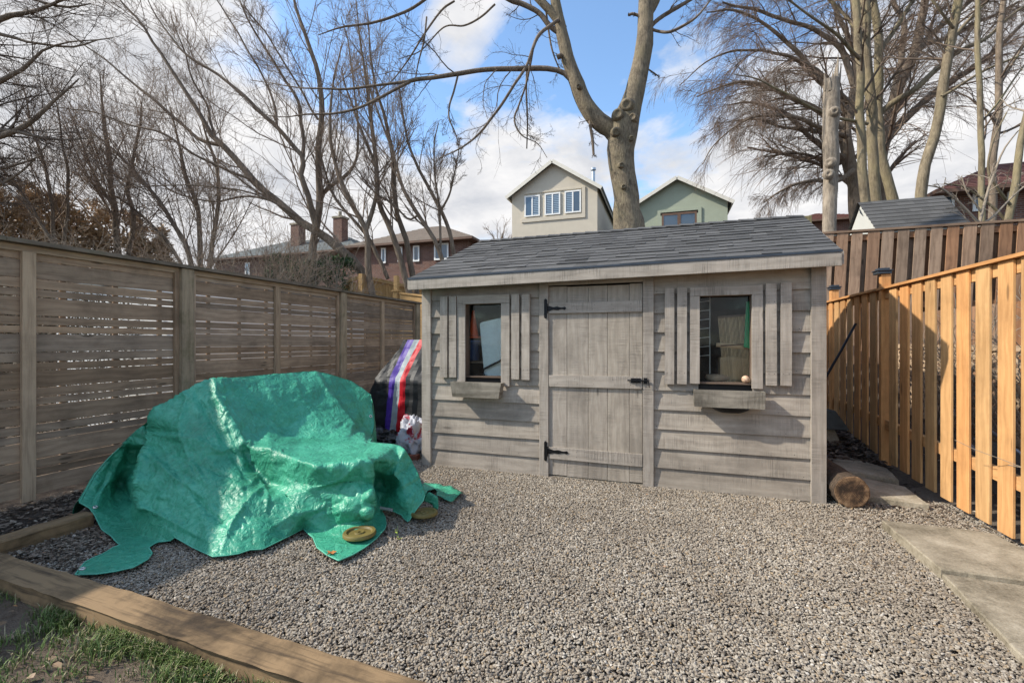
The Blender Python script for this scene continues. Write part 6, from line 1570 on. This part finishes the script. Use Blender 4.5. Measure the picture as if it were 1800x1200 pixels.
# --- left edge tree, trunk outside the frame
dn_l = [L(18, (20, 60), (.16, .36), .02, .10, 8, .08, .40, .0065, sides=4), L(8, (20, 60), (.30, .65), .02, .15, 6, .1, .6, .004), L(4, (20, 60), (.35, .65), .0, .18, 4, .15, .7, .003)]
make_tree('edge_tree', 'dense dark branched tree reaching in from the left edge of the view', (-14, 3, 0), 10.5, [
 [(-420, 620, 60), (-400, 400, 50), (-360, 200, 40), (-340, 0, 26), (-330, -200, 10)],
 [(-380, 330, 30), (-200, 300, 18), (-60, 262, 12), (20, 232, 9), (70, 205, 7), (110, 165, 4), (135, 140, 2)],
 [(-370, 250, 26), (-200, 210, 16), (-80, 200, 11), (0, 140, 8), (50, 115, 6), (75, 90, 4), (120, 75, 2.5), (180, 68, 1.5)],
 [(-360, 200, 24), (-200, 130, 16), (-100, 90, 12), (0, 35, 9), (60, 20, 6), (110, 0, 4), (150, -20, 2)],
 [(-380, 340, 24), (-200, 330, 15), (-80, 310, 9), (0, 298, 6), (30, 290, 4), (70, 272, 2)],
 [(-370, 260, 18), (-150, 235, 11), (0, 232, 7), (60, 238, 5), (120, 245, 3), (170, 240, 1.5)],
 [(-360, 180, 18), (-100, 75, 9), (0, 58, 6), (60, 76, 4), (130, 82, 3), (200, 70, 1.5)],
 [(-380, 380, 20), (-150, 360, 10), (-20, 330, 6), (40, 300, 3), (80, 250, 2)],
 [(-340, 50, 18), (-150, -20, 10), (0, -20, 6), (100, 10, 4), (160, 5, 2)]],
 M['bark_dark'], M['twig'], dn_l, trunk_n=1, twig_from=1, sides=16, K=24, amp=.08)
# --- thin background trees left
back_l = [L(16, (12, 38), (.28, .55), .07, .05, 8, .08, .40, .006, sides=3), L(10, (15, 50), (.35, .7), .04, .11, 6, .1, .6, .0038), L(5, (20, 55), (.35, .7), .03, .15, 4, .12, .7, .0034)]
make_tree('sapling_tree', 'twin thin dark stems left of the spreading tree boughs', atD(200, 430, 15), 15, [
 [(210, 470, 12), (205, 420, 10), (203, 370, 9), (195, 320, 8), (188, 250, 7), (183, 215, 6), (178, 175, 3), (176, 130, 2)],
 [(222, 470, 8, .3), (235, 380, 7, .3), (225, 330, 6, .3), (235, 270, 5, .3), (245, 220, 4, .3), (250, 180, 2, .3)],
 [(203, 370, 6, -.3), (180, 330, 5, -.3), (160, 290, 4, -.3), (140, 240, 3, -.3), (120, 190, 2, -.3)]], M['bark_dark'], M['twig_brown'], back_l, trunk_n=1, K=18, sides=8)
make_tree('sapling_tree', 'thin fan of stems above the middle of the slatted fence', atD(330, 470, 14), 14, [
 [(345, 520, 9), (330, 440, 8), (300, 390, 7), (270, 340, 6), (235, 300, 5), (200, 265, 4), (160, 235, 2.5), (120, 210, 1.5)],
 [(350, 520, 9, .3), (352, 420, 8, .3), (345, 360, 7, .3), (325, 300, 6, .3), (315, 250, 4, .3), (300, 190, 2, .3)],
 [(360, 520, 9, -.3), (375, 420, 7, -.3), (385, 350, 6, -.3), (380, 290, 5, -.3), (360, 230, 3, -.3), (350, 180, 2, -.3)],
 [(340, 500, 6, .5), (290, 420, 5, .5), (240, 370, 4, .5), (180, 330, 3, .5), (120, 300, 2, .5)]], M['bark_dark'], M['twig_brown'], back_l, trunk_n=1, K=18, sides=8)
make_tree('sapling_tree', 'thin stems leaning left above the first fence panel', atD(90, 420, 13), 13, [
 [(97, 440, 7), (92, 380, 6), (85, 330, 5.5), (72, 270, 4.5), (55, 210, 3), (40, 150, 2)],
 [(110, 440, 6, .3), (120, 360, 5, .3), (118, 300, 4.5, .3), (110, 240, 3, .3), (100, 180, 2, .3)],
 [(95, 430, 6, -.3), (60, 370, 5, -.3), (25, 320, 4, -.3), (-20, 270, 2.5, -.3)]], M['bark_dark'], M['twig_brown'], back_l, trunk_n=1, K=18, sides=8)
# --- shrub tangles behind the slatted fence
def shrub(name, label, c, n, h, spread, mat, lv, r=.014, group=None):
    root = empty(name, tuple(c), label, 'shrub', group); P = []; Rr = []
    for i in range(n):
        a = U(0, 6.28); d = Vector((math.cos(a)*spread*U(.2, 1), math.sin(a)*spread*U(.2, 1), h*U(.7, 1.1))); b = Vector(c)+Vector((U(-.2, .2), U(-.2, .2), 0))
        mid = b+d*.5+Vector((U(-.15, .15), U(-.15, .15), h*.08)); P.append(catmull([b, mid, b+d], 10)); Rr.append(np.linspace(r, r*.35, 10))
    P, Rr = np.array(P), np.array(Rr); np_mesh('stems', [tubes_arrays(P, Rr, 5)], mat, root)
    cur = (P, Rr); tw = []
    for l in lv: l = dict(l); sd = l.pop('sides', 3); nP, nR = grow(*cur, **l); tw.append(tubes_arrays(nP, nR, sd)); cur = (nP, nR)
    np_mesh('twigs', tw, mat, root)
shl = [L(9, (20, 60), (.25, .5), .05, .14, 6, .25, .6, .0042, sides=3), L(7, (20, 60), (.35, .7), .03, .2, 5, .15, .7, .0028)]
for i, (px, D, h, mt_, lab) in enumerate([(20, 8.5, 2.9, 'twig_pale', 'tangled pale twiggy bush at the far left over the fence'), (130, 8.8, 2.9, 'twig_brown', 'brown twiggy bush above the first fence batten'), (235, 9.2, 3.0, 'twig_pale', 'pale twiggy bush behind the second fence panel'),
        (330, 9.6, 3.1, 'twig_brown', 'brown twiggy bush above the broad fence post'), (420, 10.0, 3.5, 'twig_pale', 'pale twiggy bush in front of the grey roofed house'), (500, 10.6, 3.7, 'twig_brown', 'brown twiggy bush left of the brick chimney'),
        (550, 11.0, 3.6, 'twig_pale', 'pale twiggy bush at the foot of the spreading tree'), (600, 11.4, 2.7, 'twig_brown', 'brown twiggy bush against the far yellow fence')]):
    p = atD(px, 600, D); shrub('bare_shrub', lab, (p[0], p[1], -.05), 18, h, 1.2, M[mt_], shl, group='bare shrubs behind the slatted fence')
# evergreen / brown conifers
def leafy(name, label, c, rx, ry, h, n, cols, cat='shrub', size=.05, cone=.6):
    root = empty(name, tuple(c), label, cat); v, f, rr = [], [], []
    lumps = [(U(-.6, .6)*rx, U(-.6, .6)*ry, U(.1, .9)*h, U(.3, .55)) for _ in range(14)]
    for _ in range(n):
        t_ = random.random()**.8; k = (1-t_*cone); a = U(0, 6.28); rad = k*(.35+.65*math.sqrt(random.random()))
        x, y, z = math.cos(a)*rx*rad, math.sin(a)*ry*rad, t_*h
        if noise.noise(Vector((x*1.6+c[0], y*1.6, z*1.6))) < -.12: continue
        d = Vector((U(-1, 1), U(-1, 1), U(-.2, 1.1))).normalized(); s_ = d.orthogonal().normalized(); s_.rotate(Matrix.Rotation(U(0, 6), 3, d)); L_ = size*U(.6, 1.6); p = Vector(c)+Vector((x, y, z)); b = len(v)
        for q in (p-s_*L_*.16, p+s_*L_*.16, p+d*L_+s_*L_*.05, p+d*L_-s_*L_*.05): v.append(tuple(q))
        f.append((b, b+1, b+2, b+3)); rr.append(random.random()*.6+.4*(noise.noise(p*2)*.5+.5))
    me = bpy.data.meshes.new('foliage'); me.from_pydata(v, [], f); at = me.attributes.new('rnd', 'FLOAT', 'FACE'); at.data.foreach_set('value', np.array(rr, dtype=np.float32))
    m, t = newmat(name+' foliage'); r = t.n('ShaderNodeAttribute', attribute_name='rnd').outputs['Fac']; finish(t, t.ramp(r, cols), .8); me.materials.append(m); link('foliage', me, root)
    mb = MB(); mb.tube([c, Vector(c)+Vector((0, 0, h*.9))], [.08, .02], 8); mb.build('stem', M['bark_dark'], root)
bcol = [(0.0, (.24, .17, .10)), (.5, (.48, .35, .22)), (1.0, (.72, .56, .38))]
gcol = [(0.0, (.015, .03, .014)), (.5, (.045, .085, .035)), (1.0, (.12, .16, .06))]
for px, py, D, w_, lab, cl_ in [(22, 322, 14, 1.9, 'rust brown conifer rising over the left end of the fence', bcol), (75, 345, 15, 1.6, 'middle rust brown conifer of the brown clump at the left', bcol), (135, 352, 15.5, 1.9, 'wide rust brown conifer behind the twin thin stems', bcol), (210, 372, 16, 1.9, 'lowest rust brown conifer at the right end of the brown clump', bcol), (-50, 330, 13, 1.9, 'rust brown conifer cut off by the left edge', bcol), (265, 400, 16.5, 1.5, 'small rust brown conifer fading into the twigs', bcol)]:
    p = atD(px, py, D); leafy('brown_conifer', lab, (p[0], p[1], 0), w_, w_, p[2], 9000, cl_, 'conifer', .17, .72)
h_ = empty('hedge', (-7.6, 2.2, 0), 'brown bare hedge glimpsed through the gaps of the first fence panel', 'hedge')
def hedge_leaves():
    v, f, rr = [], [], []
    for _ in range(26000):
        p = Vector((-7.6+random.gauss(0, .35), U(-1.5, 4.6), U(0, 2.0))); d = Vector((U(-1, 1), U(-1, 1), U(-.3, 1))).normalized(); s_ = d.orthogonal().normalized()*.008; L_ = U(.04, .12); b = len(v)
        v.extend([tuple(p-s_), tuple(p+s_), tuple(p+d*L_+s_*.4), tuple(p+d*L_-s_*.4)]); f.append((b, b+1, b+2, b+3)); rr.append(random.random())
    me = bpy.data.meshes.new('foliage'); me.from_pydata(v, [], f); at = me.attributes.new('rnd', 'FLOAT', 'FACE'); at.data.foreach_set('value', np.array(rr, dtype=np.float32))
    m, t = newmat('hedge foliage'); r = t.n('ShaderNodeAttribute', attribute_name='rnd').outputs['Fac']; finish(t, t.ramp(r, [(0, (.03, .025, .016)), (1, (.12, .10, .06))]), .8); me.materials.append(m); link('foliage', me, h_)
hedge_leaves()
for px, py, D, w_, lab in [(505, 452, 13, .9, 'dark green juniper bush left of the spreading trunk'), (545, 462, 12.5, .8, 'dark green juniper bush at the foot of the spreading trunk'), (590, 455, 13, .8, 'dark green juniper bush right above the far yellow fence')]:
    p = atD(px, py, D); leafy('juniper_bush', lab, (p[0], p[1], 0), w_, w_, p[2], 9000, gcol, 'bush', .10, .4)
# --- right cluster of poplars
tw_r = [L(11, (25, 60), (.12, .28), .03, .10, 8, .2, .36, .007, sides=4), L(9, (20, 55), (.30, .65), .0, .13, 6, .12, .6, .0042), L(5, (20, 55), (.35, .6), 0, .16, 4, .15, .7, .003)]
make_tree('poplar_tree', 'clump of straight pale trunks behind the small shed gable', atD(1530, 400, 13), 13, [
 [(1530, 420, 16), (1524, 372, 15), (1522, 352, 15), (1515, 280, 14), (1512, 200, 13), (1511, 140, 12), (1510, 80, 12), (1504, 0, 11), (1500, -100, 8), (1495, -250, 4)],
 [(1545, 420, 18, .3), (1541, 360, 17, .3), (1536, 280, 16, .3), (1532, 200, 16, .3), (1527, 140, 15, .3), (1522, 80, 15, .3), (1520, 0, 14, .3), (1518, -100, 10, .3), (1520, -250, 5, .3)],
 [(1578, 420, 18, .8), (1570, 348, 16, .8), (1558, 300, 15, .8), (1548, 262, 14, .8), (1545, 220, 13, .8), (1544, 180, 13, .8), (1546, 80, 13, .8), (1540, 40, 12, .8), (1534, 0, 11, .8), (1525, -100, 8, .8), (1520, -200, 4, .8)],
 [(1544, 205, 11, .8), (1556, 190, 10, .8), (1580, 173, 10, .6), (1610, 156, 10, .5), (1640, 128, 9, .5), (1670, 100, 8, .5), (1700, 82, 7, .5), (1730, 68, 6, .5), (1765, 40, 5, .5), (1800, 12, 4, .5), (1860, -30, 2, .5)],
 [(1546, 90, 9, .8), (1560, 70, 8, .9), (1580, 40, 7, 1), (1605, 0, 6, 1), (1640, -50, 3, 1)],
 [(1525, 218, 5, .2), (1500, 212, 5, 0), (1478, 206, 5, -.2), (1440, 195, 4.5, -.4), (1400, 175, 4, -.6), (1365, 155, 3.5, -.6), (1330, 140, 2.5, -.6), (1290, 130, 1.5, -.6)],
 [(1516, 110, 6, 0), (1500, 90, 6, -.2), (1470, 60, 5, -.4), (1430, 30, 4, -.6), (1380, 0, 3, -.6)],
 [(1512, 60, 6, .2), (1490, 30, 5, .4), (1460, 0, 4, .5), (1430, -30, 3, .5)]],
 M['bark_pale'], M['twig'], tw_r, trunk_n=3, sides=16, K=28, amp=.05)
make_tree('poplar_tree', 'single pale curved trunk leaning right above the small shed roof', atD(1618, 380, 11.5), 11.5, [
 [(1615, 420, 17), (1619, 344, 16), (1622, 310, 16), (1626, 280, 16), (1640, 245, 16), (1648, 216, 15), (1654, 180, 15), (1656, 160, 15), (1663, 120, 14), (1670, 80, 14), (1678, 40, 13), (1684, 0, 13), (1695, -80, 10), (1700, -220, 5)],
 [(1672, 75, 7, .1), (1690, 50, 6, .2), (1720, 20, 5, .3), (1760, -20, 3, .3)],
 [(1655, 170, 5, -.1), (1690, 150, 4.5, -.2), (1740, 120, 4, -.3), (1800, 95, 3, -.4), (1850, 80, 2, -.4)],
 [(1676, 50, 5, -.2), (1650, 20, 4, -.3), (1620, -20, 3, -.3)]],
 M['bark_pale'], M['twig'], [dict(l) for l in tw_r], trunk_n=1, sides=16, K=26, amp=.04)
# dark weeping tree behind
tww = [L(16, (20, 55), (.18, .36), -.03, .09, 9, .18, .42, .009, sides=4), L(12, (20, 50), (.45, .9), -.13, .08, 8, .08, .46, .0052), L(6, (18, 45), (.45, .85), -.12, .08, 5, .1, .7, .0038)]
make_tree('weeping_tree', 'big dark tree with drooping fine twigs spreading left of the poplars', atD(1505, 400, 17), 17, [
 [(1515, 450, 26), (1508, 380, 24), (1500, 320, 22), (1490, 270, 20), (1488, 225, 18), (1500, 170, 14), (1505, 110, 12), (1500, 40, 9), (1495, -60, 5)],
 [(1560, 420, 22, .5), (1545, 300, 20, .5), (1555, 248, 20, .5), (1565, 205, 19, .5), (1574, 168, 18, .5), (1590, 125, 17, .5), (1610, 80, 15, .5), (1622, 20, 12, .5), (1640, -60, 8, .5)],
 [(1498, 290, 12), (1480, 275, 11), (1455, 270, 9), (1430, 248, 8), (1400, 215, 7), (1360, 190, 5), (1320, 180, 3.5), (1280, 185, 2)],
 [(1490, 230, 12), (1460, 210, 10), (1420, 185, 9), (1380, 165, 8), (1342, 148, 7), (1302, 144, 5), (1260, 155, 3), (1225, 170, 2)],
 [(1490, 200, 11), (1465, 165, 10), (1440, 140, 9), (1390, 82, 7), (1342, 42, 5), (1290, 20, 4), (1240, 20, 2)],
 [(1500, 150, 10), (1480, 90, 9), (1430, 52, 7), (1374, 32, 6), (1320, 15, 5), (1270, 4, 3)],
 [(1502, 100, 9), (1480, 40, 7), (1440, -20, 5), (1380, -60, 4), (1310, -80, 2)],
 [(1490, 250, 10), (1465, 245, 8), (1430, 230, 7), (1390, 225, 5), (1350, 215, 4), (1310, 210, 2.5), (1270, 215, 1.5)],
 [(1555, 250, 14, .5), (1600, 200, 12, .5), (1666, 148, 10, .5), (1722, 112, 9, .5), (1758, 80, 7, .5), (1810, 30, 5, .5)],
 [(1595, 110, 12, .5), (1650, 50, 9, .5), (1700, 10, 6, .5), (1760, -40, 3, .5)],
 [(1570, 170, 10, .6), (1590, 60, 9, .8), (1570, 0, 7, .8), (1560, -60, 4, .8)],
 [(1612, 75, 9, .5), (1660, 70, 7, .5), (1720, 40, 6, .5), (1790, 5, 4, .5)],
 [(1500, 300, 10, -.3), (1470, 318, 8, -.5), (1430, 318, 6, -.8), (1385, 330, 4, -1), (1345, 355, 2, -1)],
 [(1488, 240, 9, -.5), (1440, 225, 7, -.9), (1390, 205, 6, -1.2), (1330, 205, 4, -1.5), (1270, 240, 2.5, -1.5), (1235, 290, 1.5, -1.5)],
 [(1492, 180, 9, -.5), (1430, 120, 7, -.9), (1370, 95, 5, -1.2), (1300, 90, 4, -1.5), (1240, 110, 2.5, -1.5), (1195, 150, 1.5, -1.5)],
 [(1498, 270, 9, .3), (1470, 290, 7, .3), (1430, 275, 5, .3), (1390, 270, 4, .3), (1345, 275, 2.5, .3)]],
 M['bark_dark'], M['twig_red'], tww, trunk_n=2, sides=14, K=26, amp=.08)
# thin stems at the far right
twt = [L(6, (25, 60), (.12, .3), .03, .14, 7, .15, .5, .006, sides=4), L(5, (20, 55), (.3, .6), .0, .18, 5, .12, .6, .0038)]
make_tree('thin_tree', 'thin straight stem crossing the red brown roof', atD(1726, 400, 10.5), 10.5, [[(1728, 450, 10), (1726, 380, 9.5), (1724, 300, 9), (1722, 200, 8.5), (1719, 100, 8), (1718, 0, 7), (1716, -120, 4)], [(1722, 220, 4, .1), (1745, 190, 3.5, .1), (1780, 140, 3, .1), (1820, 90, 2, .1)]], M['bark_pale'], M['twig'], twt, trunk_n=1, K=20, sides=10)
make_tree('thin_tree', 'dark stem with a slight bend between two paler stems at the right', atD(1746, 400, 11), 11, [[(1742, 450, 12), (1746, 320, 11), (1750, 240, 11), (1757, 190, 10), (1759, 140, 10), (1758, 60, 9), (1765, 0, 8), (1770, -100, 4)], [(1757, 150, 5, .2), (1780, 110, 4, .2), (1810, 60, 3, .2)]], M['bark_dark'], M['twig'], twt, trunk_n=1, K=20, sides=10)
make_tree('thin_tree', 'leaning grey stem nearest the right edge above the new fence', atD(1770, 450, 8.6), 8.6, [[(1752, 500, 12), (1762, 440, 11), (1772, 380, 11), (1785, 310, 11), (1792, 270, 10), (1800, 230, 9), (1815, 160, 7), (1830, 60, 5)], [(1776, 360, 5, -.1), (1750, 330, 4.5, -.2), (1735, 300, 4, -.2), (1745, 250, 3, -.3), (1770, 200, 2, -.3)], [(1770, 390, 5, .1), (1740, 360, 4, .1), (1700, 330, 3, .1), (1660, 322, 2, .1)]], M['bark_pale'], M['twig_pale'], twt, trunk_n=1, K=20, sides=12)
make_tree('thin_tree', 'pale forked sapling in front of the tall brown fence', atD(1730, 450, 8.3), 8.3, [[(1731, 500, 5.5), (1728, 455, 5), (1724, 420, 5), (1722, 395, 5), (1730, 360, 4.5), (1740, 320, 4), (1762, 270, 3), (1790, 230, 2)], [(1722, 395, 4.5), (1700, 370, 4), (1680, 350, 3.5), (1655, 330, 3), (1630, 325, 2)], [(1722, 397, 4), (1745, 380, 3.5), (1775, 350, 3), (1810, 320, 2)], [(1726, 375, 3), (1700, 340, 2.5), (1690, 310, 2)]], M['twig_pale'], M['twig_pale'], twt, trunk_n=1, K=16, sides=8, amp=.03)
# brush behind the picket fence
shb = [L(7, (20, 70), (.25, .5), .0, .2, 6, .1, .6, .004, sides=3), L(4, (20, 60), (.35, .7), .0, .25, 4, .15, .7, .0028)]
for (x, y, lab) in ((3.0, 3.4, 'wild brush of bare twigs behind the nearest pickets'), (3.1, 4.9, 'wild brush of bare twigs behind the middle pickets'), (3.1, 6.6, 'wild brush of bare twigs behind the farther pickets')):
    shrub('brush', lab, (x, y, 0), 20, 1.5, .45, M['twig_pale'], shb, .010, group='brush behind the picket fence')
# far hazy treeline
far = [L(8, (15, 45), (.3, .5), .05, .12, 6, .1, .5, .02), L(6, (15, 50), (.35, .6), .03, .15, 4, .1, .6, .014)]
for i, (px, D, lab) in enumerate(((880, 60, 'distant bare treetop left of the beige house wall'), (1310, 60, 'distant bare treetop right of the green house'))):
    make_tree('distant_tree', lab, atD(px, 600, D), D, [[(px, 560, 5), (px, 440, 4), (px+3, 410, 2)], [(px, 440, 2.5), (px-12, 418, 1.5), (px-25, 400, 1)], [(px, 445, 2.5), (px+15, 425, 1.5), (px+28, 402, 1)], [(px, 440, 2.5), (px+5, 410, 1.5), (px+8, 392, 1)]], M['bark_dark'], M['twig_brown'], far, trunk_n=1, K=8, sides=6, amp=.1)
print('verts', sum(len(o.data.vertices) for o in COL.objects if o.type == 'MESH'))
